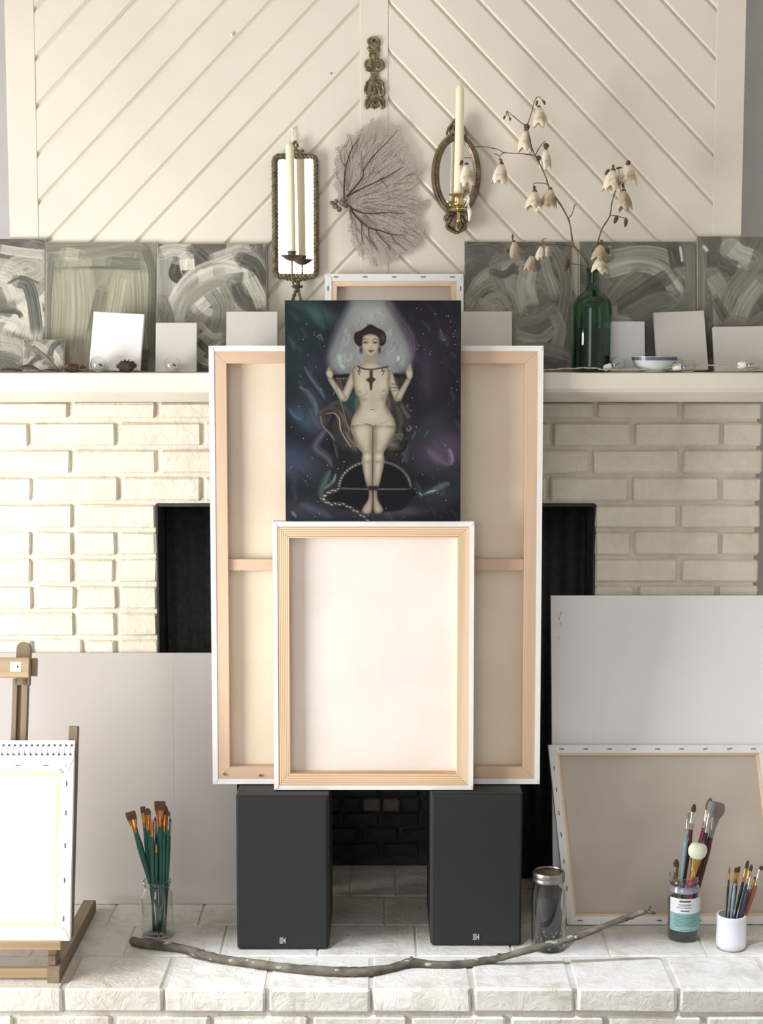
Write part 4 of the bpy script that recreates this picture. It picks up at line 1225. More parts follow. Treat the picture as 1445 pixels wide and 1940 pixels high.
def brush(label, tip, foot, hw, mh, mf, mb_, kind='flat', bl_=0.02, bw=0.012, fl_=0.028, group=None, twist=0.0, hfrac=None):
    hw *= 1.28; bw *= 1.12
    """tip, foot: world points.  hw: handle radius at the ferrule"""
    q, Ln = align(foot, tip)
    q = q @ Quaternion((0, 0, 1), twist)
    root = thing('paintbrush', label, 'paintbrush', mw=Matrix.Translation(foot) @ q.to_matrix().to_4x4(), group=group)
    hl = Ln - bl_ - fl_
    MB().lathe([(0.0003, 0), (hw * .45, 0.002), (hw * .55, hl * .3), (hw * 1.05, hl * .72), (hw * 1.15, hl * .86), (hw * .85, hl)], 12, cap0=True, cap1=True).build('handle', mh, root, smooth=True)
    fw = bw / 2 if kind in ('flat', 'filbert', 'angle') else bw * .32 if kind == 'blunt' else hw * .9
    fy = hw * .45 if kind in ('flat', 'filbert', 'angle') else hw * .9
    rings = [(hl - .001, hw * .88, hw * .88), (hl + fl_ * .3, hw * .95, hw * .85), (hl + fl_ * .34, hw * 1.02, hw * .9), (hl + fl_ * .4, hw * .96, hw * .8), (hl + fl_, fw, fy)]
    n = 16

    def loft(rings):
        vs = [(math.cos(2 * PI * k / n) * a, math.sin(2 * PI * k / n) * b, z) for z, a, b in rings for k in range(n)]
        fs = [(i * n + k, i * n + (k + 1) % n, (i + 1) * n + (k + 1) % n, (i + 1) * n + k) for i in range(len(rings) - 1) for k in range(n)]
        fs += [tuple(range(n - 1, -1, -1)), tuple((len(rings) - 1) * n + k for k in range(n))]
        return vs, fs
    m1 = MB(); m1.add(*loft(rings)); m1.build('ferrule', mf, root, smooth=True, angle=50)
    z = hl + fl_ - .001
    if kind == 'flat': rb = [(z, fw * .97, fy * .95), (z + bl_ * .5, fw * 1.06, fy * .95), (z + bl_ * .96, fw * 1.04, fy * .4), (z + bl_, fw * 1.0, fy * .2)]
    elif kind == 'angle': rb = [(z, fw * .97, fy * .95), (z + bl_ * .5, fw * 1.06, fy * .9), (z + bl_, fw * 1.0, fy * .2)]
    elif kind == 'filbert': rb = [(z, fw * .97, fy * .95), (z + bl_ * .45, fw * 1.1, fy), (z + bl_ * .8, fw * .8, fy * .5), (z + bl_, fw * .25, fy * .2)]
    elif kind == 'mop': rb = [(z, fw * .97, fy * .95), (z + bl_ * .3, bw * .46, bw * .3), (z + bl_ * .65, bw * .5, bw * .34), (z + bl_ * .92, bw * .32, bw * .24), (z + bl_, bw * .12, bw * .1)]
    elif kind == 'blunt': rb = [(z, fw * .97, fy * .95), (z + bl_ * .25, bw * .47, bw * .26), (z + bl_ * .55, bw * .52, bw * .30), (z + bl_ * .88, bw * .44, bw * .26), (z + bl_, bw * .30, bw * .16)]
    elif kind == 'fan': rb = [(z, fw * .97, fy * .95), (z + bl_ * .4, bw * .35, fy), (z + bl_ * .85, bw * .55, fy * .8), (z + bl_, bw * .42, fy * .5)]
    else: rb = [(z, fw * .97, fy * .95), (z + bl_ * .35, fw * 1.15, fy * 1.15), (z + bl_ * .75, fw * .6, fy * .6), (z + bl_, fw * .1, fy * .1)]
    vs, fs = loft(rb)
    if kind == 'angle':
        vs = [(x, y, zz + (x * 0.45 if zz > z + bl_ * .8 else 0)) for x, y, zz in vs]
    m2 = MB(); m2.add(vs, fs); m2.build('bristles', mb_, root, smooth=True, angle=60)
    return root


# left jar with green-handled brushes
jc = onz(299, 1772, HZ)
jr = 0.0365
root = thing('glass_jar', 'clear glass jar holding green-handled paintbrushes, behind the left end of the stick', 'jar', jc)
hJ = P(298, 1668, jc.y).z - HZ
prof = [(jr * .86, 0.0006), (jr * .98, 0.005), (jr, 0.012), (jr, hJ * .70), (jr * .97, hJ * .77), (jr * .84, hJ * .84), (jr * .80, hJ * .88), (jr * .80, hJ * .93), (jr * .90, hJ * .955), (jr * .90, hJ * .985), (jr * .86, hJ)]
glass_shell(MB(), prof).build('glass', M['glass'], root, smooth=True, angle=50)
GB = 'green-handled brushes in the left jar'
gl = [  # tip px,py ; foot dx ; kind ; bristle len, width ; hr ; ferrule
    (246, 1537, 0.010, 'flat', .020, .0175, .0042, .030, 'wide flat brush leaning furthest left in the green-handled bunch'),
    (270, 1527, -0.006, 'flat', .016, .0090, .0030, .034, 'small flat brush second from the left in the green-handled bunch'),
    (279, 1530, 0.004, 'filbert', .017, .0105, .0036, .032, 'rounded filbert brush third from the left in the green-handled bunch'),
    (288, 1552, -0.012, 'round', .006, .0060, .0032, .034, 'copper-tipped green brush at the middle of the left bunch'),
    (294, 1546, 0.002, 'round', .010, .0040, .0020, .030, 'thin round green brush just behind the middle of the left bunch'),
    (303, 1517, 0.006, 'flat', .022, .0190, .0042, .036, 'tallest wide flat brush with dark bristles in the left bunch'),
    (312, 1524, 0.012, 'filbert', .024, .0120, .0040, .038, 'dark filbert brush right beside the tallest green brush'),
    (320, 1535, 0.016, 'round', .013, .0046, .0020, .032, 'thin pointed green brush, second from the right in the left bunch'),
    (323, 1549, 0.020, 'round', .008, .0030, .0018, .032, 'thinnest green brush at the right edge of the left bunch'),
    (296, 1597, -0.004, 'round', .004, .0034, .0022, .018, 'shortest green brush, its gold ferrule low in front of the left bunch'),
]
for i, (px, py, dx, kd, bl_, bw, hr, fl_, lb) in enumerate(gl):
    tipY = jc.y + [0.01, 0.015, -0.005, -0.018, 0.012, 0.0, 0.01, -0.004, 0.006, -0.02][i]
    tip = P(px, py, tipY)
    foot = Vector((jc.x + dx * .9, jc.y + (0.004 if i % 2 else -0.004) + (i - 5) * .001, HZ + 0.0065))
    if px < 260: foot.x = jc.x + 0.018
    brush(lb, tip, foot, hr * 1.22, M['teal'], M['copper'] if i not in (4, 7, 8) else M['silver_f'], M['bristle'] if i != 3 else M['copper'], kd, bl_, bw * 1.15, fl_, GB, twist=0.0)

# lidded jar right of the right speaker
jc = onz(1038, 1796, HZ); jr = 0.0385
root = thing('mason_jar', 'lidded glass jar with dark contents beside the right loudspeaker', 'jar', jc)
hJ = P(1038, 1650, jc.y).z - HZ
hl_ = hJ - 0.022
prof = [(jr * .84, 0.0006), (jr * .97, 0.005), (jr, 0.012), (jr, hl_ * .76), (jr * .97, hl_ * .86), (jr * .85, hl_ * .97), (jr * .85, hl_ + .014)]
glass_shell(MB(), prof).build('glass', M['glass'], root, smooth=True, angle=50)
ld = MB().lathe([(jr * .90, hl_), (jr * .94, hl_ + .001), (jr * .94, hl_ + .006), (jr * .92, hl_ + .008), (jr * .94, hl_ + .010), (jr * .94, hl_ + .019), (jr * .90, hl_ + .022), (jr * .82, hl_ + .022), (jr * .80, hl_ + .020), (jr * .82, hl_ + .0175), (jr * .89, hl_ + .0165), (jr * .89, hl_ + .001), (jr * .90, hl_)], 40).build('lid_band', M['steel'], root, smooth=True, angle=35)
MB().lathe([(0.0001, hl_ + .0166), (jr * .5, hl_ + .0168), (jr * .86, hl_ + .0172)], 36).build('lid', M['bronze'], root, smooth=True)
rn = random.Random(4)
ph = [rn.uniform(0, 6) for _ in range(6)]
n = 28; prs = [(0.0, .0045), (.80, .0048), (.84, .02), (.74, .05), (.82, .08), (.7, .10), (.76, hl_ - .02), (.4, hl_ - .006), (0.0, hl_ - .004)]
vs = []; fs = []
for i, (rr_, z) in enumerate(prs):
    for k in range(n):
        a = 2 * PI * k / n
        q = jr * rr_ * (0.95 + .06 * math.sin(3 * a + ph[i % 6]) + .04 * math.sin(7 * a + ph[(i + 2) % 6]))
        vs.append((math.cos(a) * q, math.sin(a) * q, z))
for i in range(len(prs) - 1):
    for k in range(n): fs.append((i * n + k, i * n + (k + 1) % n, (i + 1) * n + (k + 1) % n, (i + 1) * n + k))
m_ = MB(); m_.add(vs, fs); m_.build('dark_contents', M['dark_fill'], root, smooth=True)
m_ = MB()
for k in range(26):
    a = rn.uniform(-2.6, -.5); z = rn.uniform(.006, .05)
    m_.ball((math.cos(a) * jr * .84, math.sin(a) * jr * .84, z), rn.uniform(.0015, .0032), n=6, m=4)
o = m_.build('pebbles', M['crystals'], root); o['kind'] = 'stuff'

# labelled jar with big brushes
jc = onz(1293, 1776, HZ); jr = 0.0375
root = thing('labelled_jar', 'glass jar with a white and teal label holding large mixed brushes', 'jar', jc)
hJ = P(1293, 1657, jc.y).z - HZ
prof = [(jr * .84, 0.0006), (jr * .96, 0.004), (jr, 0.012), (jr, hJ * .74), (jr * .94, hJ * .82), (jr * .88, hJ * .86), (jr * .88, hJ * .9), (jr * .92, hJ * .91), (jr * .88, hJ * .93), (jr * .90, hJ * .97), (jr * .88, hJ)]
glass_shell(MB(), prof).build('glass', M['glass'], root, smooth=True, angle=50)
MB().lathe([(0.0001, .0045), (jr * .9, .0045), (jr * .92, .010), (jr * .93, hJ * .62), (0.0001, hJ * .62)], 32).build('paint_water', M['murky'], root, smooth=True, angle=60)
MB().lathe([(jr * .855, hJ * .76), (jr * .80, hJ * .80), (jr * .80, hJ * .86), (jr * .855, hJ * .84)], 36).build('paint_ring', M['lilac_ring'], root, smooth=True)


def wrap(mbx, r, a0, a1, z0, z1, t=0.0004, n=20, mi=0):
    vs = []
    for k in range(n + 1):
        a = a0 + (a1 - a0) * k / n
        for rr_ in (r, r + t):
            for z in (z0, z1): vs.append((math.sin(a) * rr_, -math.cos(a) * rr_, z))
    fs = []
    for k in range(n):
        o_ = k * 4
        fs += [(o_ + 2, o_ + 6, o_ + 7, o_ + 3), (o_, o_ + 1, o_ + 5, o_ + 4), (o_ + 1, o_ + 3, o_ + 7, o_ + 5), (o_, o_ + 4, o_ + 6, o_ + 2)]
    fs += [(0, 2, 3, 1), (n * 4, n * 4 + 1, n * 4 + 3, n * 4 + 2)]
    mbx.add(vs, fs, mi)


z0, z1, zm = hJ * .185, hJ * .70, hJ * .47
lb = MB(); wrap(lb, jr + .0003, R(-62), R(72), zm, z1); lab = lb.build('label', M['label'], root, smooth=True, angle=40)
lb = MB(); wrap(lb, jr + .0003, R(-62), R(72), z0, zm); lb.build('label_lower', M['teal_label'], root, smooth=True, angle=40)
lb = MB()
for (a0, a1, za, zb_) in ((-25, 15, .645, .675), (-28, 18, .60, .612), (-30, 12, .575, .583), (-34, 22, .55, .558), (-20, 10, .50, .52)):
    wrap(lb, jr + .0008, R(a0), R(a1), hJ * za, hJ * zb_, .0002, 8)
lb.build('print', M['ink'], lab)
lb = MB()
for k in range(9): wrap(lb, jr + .0008, R(-45 + (k % 3) * 3), R(42 - (k % 2) * 6), hJ * (.435 - k * .022), hJ * (.443 - k * .022), .0002, 10)
wrap(lb, jr + .0008, R(-20), R(22), hJ * .205, hJ * .215, .0002, 8)
lb.build('print', M['teal_ink'], root)
GB = 'large brushes in the labelled jar'
for (px, py, dx, dy, kd, bl_, bw, hr, fl_, mh, mf, mbb, lbx) in [
    (1315, 1522, -.012, .004, 'filbert', .020, .009, .0044, .040, 'maroon', 'silver_f', 'bristle_dk', 'dark red brush with black pointed bristles, tallest at the left of the labelled jar'),
    (1305, 1538, -.016, -.006, 'filbert', .016, .008, .0036, .036, 'skyblue_h', 'silver_f', 'bristle_gr', 'pale blue brush just left of the dark red one in the labelled jar'),
    (1346, 1511, -.002, .008, 'filbert', .030, .013, .0046, .040, 'pink', 'silver_f', 'bristle_br', 'pink brush with rust-brown bristles in the labelled jar'),
    (1350, 1517, .004, -.002, 'blunt', .030, .017, .0044, .044, 'black_h', 'silver_f', 'bristle_bl', 'black brush with pale blue paint in its bristles'),
    (1362, 1520, .010, .010, 'blunt', .036, .030, .0052, .046, 'maroon', 'steel', 'bristle_gr', 'widest dark brush at the upper right of the labelled jar'),
    (1324, 1597, -.006, -.014, 'blunt', .036, .038, .0062, .046, 'red', 'gold_f', 'bristle_wh', 'red brush with a blunt cream-white bristle head'),
    (1281, 1627, -.018, -.002, 'filbert', .018, .011, .0042, .020, 'wood_h', 'bronze', 'bristle_dk', 'shortest brown brush at the left rim of the labelled jar')]:
    tip = P(px, py, jc.y + dy * 1.4)
    foot = Vector((jc.x + dx * 1.1, jc.y + dy * .9, HZ + 0.0065))
    brush(lbx, tip, foot, hr, M[mh], M[mf], M[mbb], kd, bl_, bw, fl_, GB)

# small white cup with fine brushes
jc = onz(1384, 1796, HZ); jr = 0.0335
root = thing('ceramic_cup', 'small white ceramic cup of fine paintbrushes at the right of the hearth', 'cup', jc)
hJ = P(1384, 1742, jc.y - jr).z - HZ
prof = [(jr * .80, 0.0006), (jr * .98, 0.008), (jr * 1.0, 0.02), (jr * .98, hJ * .6), (jr * .96, hJ * .9), (jr * .99, hJ * .98), (jr * .97, hJ)]
glass_shell(MB(), prof, t=0.0035).build('cup_body', M['ceramic'], root, smooth=True, angle=60)
GB = 'fine brushes in the white cup'
for i, (px, py, dx, dy, kd, bl_, bw, hr, fl_, mh, mf, mbb, lbx) in enumerate([
    (1382, 1641, -.014, .000, 'round', .016, .003, .0018, .014, 'black_h', 'gold_f', 'bristle_br', 'thin black brush standing furthest left in the white cup'),
    (1395, 1643, -.010, .006, 'flat', .012, .007, .0022, .022, 'black_h', 'gold_f', 'bristle_dk', 'dark flat brush second from the left in the white cup'),
    (1392, 1672, -.008, -.010, 'round', .004, .003, .0026, .010, 'skyblue_h', 'skyblue_h', 'skyblue_h', 'sky-blue brush handle in front in the white cup'),
    (1400, 1641, -.004, .010, 'flat', .014, .006, .0024, .030, 'black_h', 'gold_f', 'bristle_dk', 'black-handled flat brush with a gold ferrule in the white cup'),
    (1417, 1629, -.002, .008, 'filbert', .020, .007, .0026, .030, 'black_h', 'gold_f', 'bristle_dk', 'tallest round-headed brush in the white cup'),
    (1424, 1637, .002, .002, 'filbert', .016, .007, .0026, .028, 'blue_h', 'gold_f', 'bristle_dk', 'blue-handled round-headed brush right of the tallest in the white cup'),
    (1423, 1660, .002, -.010, 'flat', .003, .006, .0028, .026, 'blue_h', 'silver_f', 'bristle_gr', 'blue-handled brush with a silver ferrule in front in the white cup'),
    (1431, 1661, .008, .006, 'flat', .006, .005, .0024, .022, 'brick_h', 'gold_f', 'bristle_dk', 'short brick-red brush at the back right of the white cup'),
    (1443, 1640, .010, -.006, 'flat', .010, .008, .0034, .036, 'brick_h', 'silver_f', 'bristle_dk', 'brick-red brush leaning furthest right in the white cup')]):
    tip = P(px, py, jc.y + dy * 1.2)
    foot = Vector((jc.x + dx * 1.1, jc.y + dy, HZ + 0.0095))
    brush(lbx, tip, foot, hr, M[mh], M[mf], M[mbb], kd, bl_, bw, fl_, GB)

# ------------------------------------------------------------------ the long stick along the hearth
pts_px = [(250, 1782, 7.5), (265, 1786, 9), (300, 1791, 8.5), (345, 1797, 8.5), (378, 1807, 8.8), (420, 1817, 8), (470, 1824, 8), (530, 1832, 8.2), (590, 1838, 8.5), (650, 1841, 9), (700, 1840, 8.5), (740, 1834, 7.5),
          (778, 1824, 8.5), (820, 1827, 7.2), (870, 1827, 7), (920, 1820, 7), (950, 1814, 6.4), (1000, 1800, 6.8), (1050, 1787, 7), (1100, 1772, 6.2), (1150, 1752, 5.8), (1190, 1738, 5.4), (1222, 1726, 5.2)]
pw = []
for px, py, rpx in pts_px:
    r_ = rpx * 3.4 / F * 1.0
    q = onz(px, py, HZ + r_)
    if px > 930:                       # its right part rises over the hearth towards the jar
        Yq = 3.40 + (px - 930) / 300 * 0.05
        q = P(px, py, min(q.y, 3.362 + (px - 930) * 0.0000))
    pw.append((q.x, q.y, max(q.z, HZ + r_), r_))
# the arch: keep the right end supported at its last forked tip
sp = spline(pw, 5)
rn = random.Random(8)
mb = MB()
mb.tube([(p[0], p[1], p[2]) for p in sp], [p[3] * rn.uniform(.94, 1.16) for p in sp], 12)
stick = tag(mb.build('stick', M['bark'], None, smooth=True), 'long curved grey-brown stick lying along the front of the hearth', 'stick')


def at_px(px):
    return min(sp, key=lambda p: abs((722.5 + p[0] / (p[1] * CP - (p[2] - EYE) * SP) * F) - px))


for px, dx, dz, r0 in ((780, .002, .014, .006), (942, .004, .012, .005), (1222, .012, .012, .004), (1222, .022, -.004, .004), (1087, -.004, .010, .004), (378, .01, .009, .005), (258, -.002, -.008, .003)):
    p = at_px(px)
    MB().tube([(p[0], p[1], p[2]), (p[0] + dx * .6, p[1] - .002, p[2] + dz * .7), (p[0] + dx, p[1] - .003, p[2] + dz)], [r0 * 1.2, r0, r0 * .6], 7).build('knot', M['bark'], stick, smooth=True)
mb = MB()
for px in (322, 372, 400, 440, 472, 478, 525, 640, 770, 815, 905, 1040, 1052, 1078, 1088):
    p = at_px(px); a = rn.uniform(-1.2, .1)
    c = (p[0], p[1] - math.cos(a) * p[3] * .92, p[2] - math.sin(a) * p[3] * .92)
    MB().ball(c, rn.uniform(.004, .010), .0012 + p[3] * .12, rn.uniform(.0028, .0048), n=8, m=5).build('lichen_patch', M['lichen'], stick)

# ------------------------------------------------------------------ green bottle with dried stems
bc = Vector((X_at(1120, 3.672, MZ), 3.672, MZ + .0005)); br_ = 37.0 * 3.69 / F
bh = P(1120, 508, 3.672).z - MZ
root = thing('glass_bottle', 'green glass bottle holding dried stems on the mantel', 'bottle', bc)
prof = [(br_ * .90, 0.0005), (br_ * .99, .004), (br_, .010), (br_, bh * .60), (br_ * .985, bh * .645), (br_ * .90, bh * .69), (br_ * .70, bh * .735), (br_ * .46, bh * .77), (br_ * .345, bh * .81),
        (br_ * .32, bh * .86), (br_ * .31, bh * .93), (br_ * .31, bh * .955), (br_ * .37, bh * .958), (br_ * .37, bh * .99), (br_ * .33, bh)]
glass_shell(MB(), prof, t=0.003, n=48).build('glass', M['green_glass'], root, smooth=True, angle=60)
MB().lathe([(0.0001, .0065), (br_ * .90, .0065), (br_ * .92, .012), (br_ * .92, bh * .42), (0.0001, bh * .42)], 40).build('water', M['water'], root, smooth=True, angle=60)

PCR = lambda x, y: (900 + x / 4.516, 170 + y / 4.516)      # zoomed crop of the stems


def stem_thing(label, main, sides, flowers, buds, Y0=3.672, Ytop=3.66):
    root = thing('dried_flower_branch', label, 'dried flower', P(*PCR(*main[0][:2]), Y0))
    base = root.location.copy()

    def W(x, y, f=0.0):
        px, py = PCR(x, y)
        return P(px, py, Y0 - 0.035 * f) - base

    def path(pl, r0, r1, name='twig'):
        q = [W(p[0], p[1], p[2] if len(p) > 2 else .5) for p in pl]
        q = [Vector(v) for v in spline([tuple(v) for v in q], 5)]
        n_ = len(q)
        MB().tube(q, [r0 + (r1 - r0) * i / (n_ - 1) + (0.0004 if i % 7 == 3 else 0) for i in range(n_)], 7).build(name, M['twig'], root, smooth=True)
    path(main, .0020, .0013, 'main_stem')
    for s_ in sides: path(s_, .0012, .0008)
    rr_ = random.Random(len(label))
    for (x, y, ln, wd, tilt, m_) in flowers:      # crop px of the top, length/width in crop px
        L_ = ln / 4.516 / F * 3.65; Wd = wd / 4.516 / F * 3.65 / 2
        top = W(x, y, .6)
        n_ = 20; m_r = 8
        vs = []; fs = []
        ph_ = rr_.uniform(0, 6)
        for i in range(m_r + 1):
            t = i / m_r
            rad = Wd * (0.30 + 1.0 * math.sin(min(t * 1.25, 1) * PI / 2) ** .8) * (1 if t < .8 else 1 + (t - .8) * .3)
            for k in range(n_):
                a = 2 * PI * k / n_
                lobe = math.cos(5 * a + ph_)
                q = rad * (1 + .14 * lobe * t + .06 * math.sin(3 * a + ph_ * 2 + t * 3))
                z = -L_ * t * (1 + (.14 * lobe if t > .6 else 0) * (t - .6) / .4) + rr_.uniform(-1, 1) * L_ * .012
                vs.append((math.cos(a) * q + rr_.uniform(-1, 1) * Wd * .05, math.sin(a) * q * .85, z))
        for i in range(m_r):
            for k in range(n_): fs.append((i * n_ + k, i * n_ + (k + 1) % n_, (i + 1) * n_ + (k + 1) % n_, (i + 1) * n_ + k))
        mbx = MB(); mbx.add(vs, fs)
        o = mbx.build('flower', M[m_], root, smooth=True, loc=top, rot=(rr_.uniform(-.15, .15), R(tilt), rr_.uniform(0, 1)))
        md = o.modifiers.new('solid', 'SOLIDIFY'); md.thickness = 0.0005
        MB().ball((0, 0, 0.0005), Wd * .40, Wd * .40, Wd * .34, n=8, m=6).build('calyx', M['calyx'], o)
    for (x, y, ln, wd, tilt) in buds:
        L_ = ln / 4.516 / F * 3.65; Wd = wd / 4.516 / F * 3.65 / 2
        MB().ball((0, 0, -L_ / 2), Wd, Wd * .6, L_ / 2, n=8, m=7, fn=lambda d: 1 + .12 * math.sin(7 * d.x + 3 * d.z)).build('bud', M['calyx'], root, smooth=True, loc=W(x, y, .6), rot=(0, R(tilt), 0))
    return root


stem_thing('tall dried stem with drooping cream bell flowers, reaching left towards the oval mirror',
           [(985, 1720, 0), (965, 1505, .05), (900, 1400, .2), (840, 1330, .3), (815, 1180, .5), (795, 1105, .5), (740, 1000, .6), (640, 850, .7), (600, 740, .8), (540, 610, .8), (505, 550, .8), (480, 480, .8), (460, 390, .9), (440, 310, .9)],
           [[(440, 310, .9), (465, 250, .9), (490, 160, 1), (510, 90, 1), (545, 60, 1), (590, 110, 1.1)], [(435, 310, .9), (390, 280, .9), (330, 230, 1), (270, 180, 1)],
            [(505, 560, .8), (400, 548, .8), (250, 538, .8), (190, 510, .7), (90, 490, .6), (0, 488, .4), (-60, 490, .3)], [(250, 538, .8), (215, 560, .8), (205, 600, .8)], [(205, 565, .8), (160, 545, .8)],
            [(515, 560, .8), (545, 500, .8), (590, 445, .9), (610, 470, .9)], [(620, 810, .7), (580, 800, .7), (505, 802, .7), (505, 840, .7)],
            [(795, 1105, .5), (830, 1060, .5), (850, 990, .5), (868, 975, .5)], [(840, 1345, .3), (760, 1328, .4), (620, 1325, .5), (580, 1318, .5), (500, 1335, .5), (400, 1345, .6), (370, 1330, .6)],
            [(580, 1318, .5), (578, 1280, .5), (610, 1275, .5)], [(965, 1520, .05), (900, 1500, .2), (820, 1488, .3)], [(320, 1300, .6), (318, 1235, .6)], [(270, 182, 1), (262, 225, 1)], [(272, 190, 1), (295, 240, 1)]],
           [(545, 150, 150, 88, -4, 'petal'), (432, 350, 165, 84, 4, 'petal'), (605, 510, 150, 70, -2, 'petal'), (225, 635, 155, 98, 5, 'petal'), (510, 872, 140, 104, 8, 'petal'),
            (642, 850, 140, 92, 4, 'petal_dark'), (333, 1300, 125, 68, -4, 'petal_dark'), (565, 1340, 110, 56, 6, 'petal'), (615, 1335, 95, 50, -8, 'petal_dark'), (485, 1420, 125, 66, 8, 'petal_dark'), (-75, 640, 160, 92, -8, 'petal')],
           [(540, 560, 50, 40, 0), (530, 90, 48, 22, 10), (575, 85, 50, 22, -30), (605, 455, 50, 50, 0), (505, 820, 40, 26, 0), (790, 1430, 120, 50, 8), (255, 220, 34, 20, 20), (295, 235, 30, 20, -10), (230, 598, 22, 36, 60),
            (280, 1360, 36, 30, 10), (440, 290, 60, 52, 0), (320, 1235, 50, 18, 0), (-110, 600, 50, 30, 20)])
stem_thing('shorter dried stem with three pale flowers at its tip, rising right from the bottle',
           [(1000, 1720, 0), (1000, 1500, .1), (1045, 1320, .4), (1085, 1190, .6), (1150, 1080, .8), (1170, 960, .9), (1210, 835, 1)],
           [[(1210, 835, 1), (1235, 800, 1), (1265, 800, 1), (1270, 840, 1)], [(1150, 1080, .8), (1200, 1075, .8), (1245, 1090, .8), (1290, 1100, .8)], [(1180, 690, 1), (1185, 645, 1)],
            [(1210, 835, 1), (1230, 740, 1), (1230, 665, 1), (1260, 670, 1)], [(1040, 1350, .5), (1080, 1330, .6), (1085, 1290, .6)]],
           [(1180, 690, 165, 112, 10, 'petal'), (1305, 640, 165, 104, -5, 'petal'), (1270, 862, 160, 92, 4, 'petal_dark'), (1075, 1330, 130, 96, 12, 'petal_dark'), (1070, 1425, 130, 100, 6, 'petal')],
           [(1150, 680, 60, 34, 40), (1310, 600, 55, 36, 0), (1225, 660, 20, 50, -10), (1268, 800, 40, 36, 0), (1215, 1075, 72, 36, 20), (1290, 1095, 78, 34, 4), (1125, 1350, 60, 36, -20), (1080, 1280, 40, 24, 0), (1180, 640, 36, 22, 0)])

# teacup
cc = Vector((X_at(1239, 3.645, MZ), 3.645, MZ)); cr = 42.5 * 3.66 / F; chh = 0.0365
root = thing('teacup', 'low white teacup with a blue rim band on the mantel beside the green bottle', 'cup', cc)
prof = [(cr * .42, .0004), (cr * .50, .0008), (cr * .52, .004), (cr * .72, .009), (cr * .88, .017), (cr * .95, .026), (cr * .98, chh - .009), (cr, chh)]
glass_shell(MB(), prof, t=.0022).build('bowl', M['porcelain'], root, smooth=True, angle=60)
MB().lathe([(cr * .984, chh - .0085), (cr * .998, chh - .0012), (cr * 1.004, chh - .0012), (cr * .992, chh - .0085), (cr * .984, chh - .0085)], 40).build('rim_band', M['blue_band'], root, smooth=True, angle=40)
MB().tube([tuple(v) for v in spline([(cr * .93, 0, chh * .80), (cr * 1.18, 0, chh * .82), (cr * 1.30, 0, chh * .60), (cr * 1.18, 0, chh * .36), (cr * .88, 0, chh * .34)], 6)], .0018, 8).build('handle', M['porcelain'], root, smooth=True)


# string lights
def bulb(parent, c, r, axis, lab=None):
    q = Vector((0, 0, 1)).rotation_difference(Vector(axis).normalized()).to_matrix().to_4x4()
    g = MB().ball((0, 0, 0), r, n=24, m=16)
    g.ball((0, 0, 0), r * .96, n=24, m=16)
    k = len(g.f) // 2
    g.f = g.f[:k] + [tuple(reversed(f)) for f in g.f[k:]]
    o = g.build('bulb', M['glass'], parent, smooth=True)
    o.matrix_world = parent.matrix_world @ Matrix.Translation(c) @ q
    o.matrix_parent_inverse = Matrix.Identity(4)
    o.matrix_basis = Matrix.Translation(c) @ q
    MB().tube([(0, 0, r * .95), (0, 0, 0), (0.001, 0, -r * .2)], [.0022, .0014, .0006], 7).build('filament', M['badge_line'], o)
    s_ = MB().lathe([(r * .42, r * .90), (r * .44, r * 1.0), (r * .44, r * 1.75), (r * .30, r * 1.95), (0.0001, r * 2.0)], 16, cap0=True).build('socket', M['socket'], o, smooth=True, angle=40)
    return o


root = thing('string_lights', 'string of clear globe lights lying along the mantel in front of the bottle and teacup', 'string lights', (0, 3.62, MZ))


def mc(px, py, Y): return P(px, py, Y) - Vector((0, 3.62, MZ))


cpts = [(1012, 703, 3.616), (1045, 700, 3.614), (1085, 698, 3.613), (1120, 697, 3.614), (1148, 700, 3.612), (1190, 700, 3.613), (1230, 699, 3.612), (1262, 697, 3.613), (1285, 692, 3.612), (1312, 690, 3.614), (1350, 692, 3.613), (1380, 694, 3.613), (1399, 693, 3.613), (1440, 698, 3.612), (1500, 701, 3.612)]
for off, r_ in ((0.0, 0.0), (0.0012, 2.0)):
    pts = [tuple(v) for v in spline([tuple(mc(*p)) for p in cpts], 8)]
    pts = [(x, y + .001 * math.sin(i * .9 + r_), max(z, .0016) + .001 * math.cos(i * .9 + r_)) for i, (x, y, z) in enumerate(pts)]
    MB().tube(pts, .0012, 6).build('cord', M['cord'], root, smooth=True)
for (px, py, ax) in ((1170, 690, (-1, 0, -.35)), (1302, 697, (-1, 0, -.1)), (1425, 693, (-1, 0, -.1))):
    bulb(root, Vector(mc(px, py, 3.630 if px < 1200 else 3.618)) + Vector((0, 0, 0.004 if px > 1200 else .001)), .0175, ax)
for px, lb in ((187, 'clear glass globe light in front of the tilted bright canvas'), (327, 'clear glass globe light in front of the narrow blank canvas')):
    c = P(px, 693, 3.625); rt = thing('globe_light', lb, 'light bulb', (c.x, c.y, MZ), group='loose globe lights')
    bulb(rt, (0, 0, .0195), .0188, (.25, 1, -.25))

# dried flower heads and twigs at the left of the mantel
rn = random.Random(3)
p = P(240, 706, 3.632); root = thing('dried_flower', 'dark brown dried flower head in front of the bright tilted canvas', 'dried flower', (p.x, 3.632, MZ + .0005))
MB().ball((0, 0, .013), .019, .014, .013, n=16, m=10, fn=lambda d: 1 + .08 * math.sin(19 * d.x) * math.cos(17 * d.z)).build('seed_head', M['dry_dark'], root, smooth=True)
pm = MB()
for k in range(46):
    a = PI * k / 45; rr_ = rn.uniform(.019, .027)
    c_, s_ = math.cos(a), math.sin(a)
    y = rn.uniform(-.008, .008)
    pm.tube([(c_ * .016, y, .010 + s_ * .011), (c_ * rr_ * .9, y + rn.uniform(-.003, .003), .010 + s_ * rr_ * .72), (c_ * rr_ * .92 + rn.uniform(-.003, .003), y, .012 + s_ * rr_ * .66)], [.0016, .0012, .0004], 5)
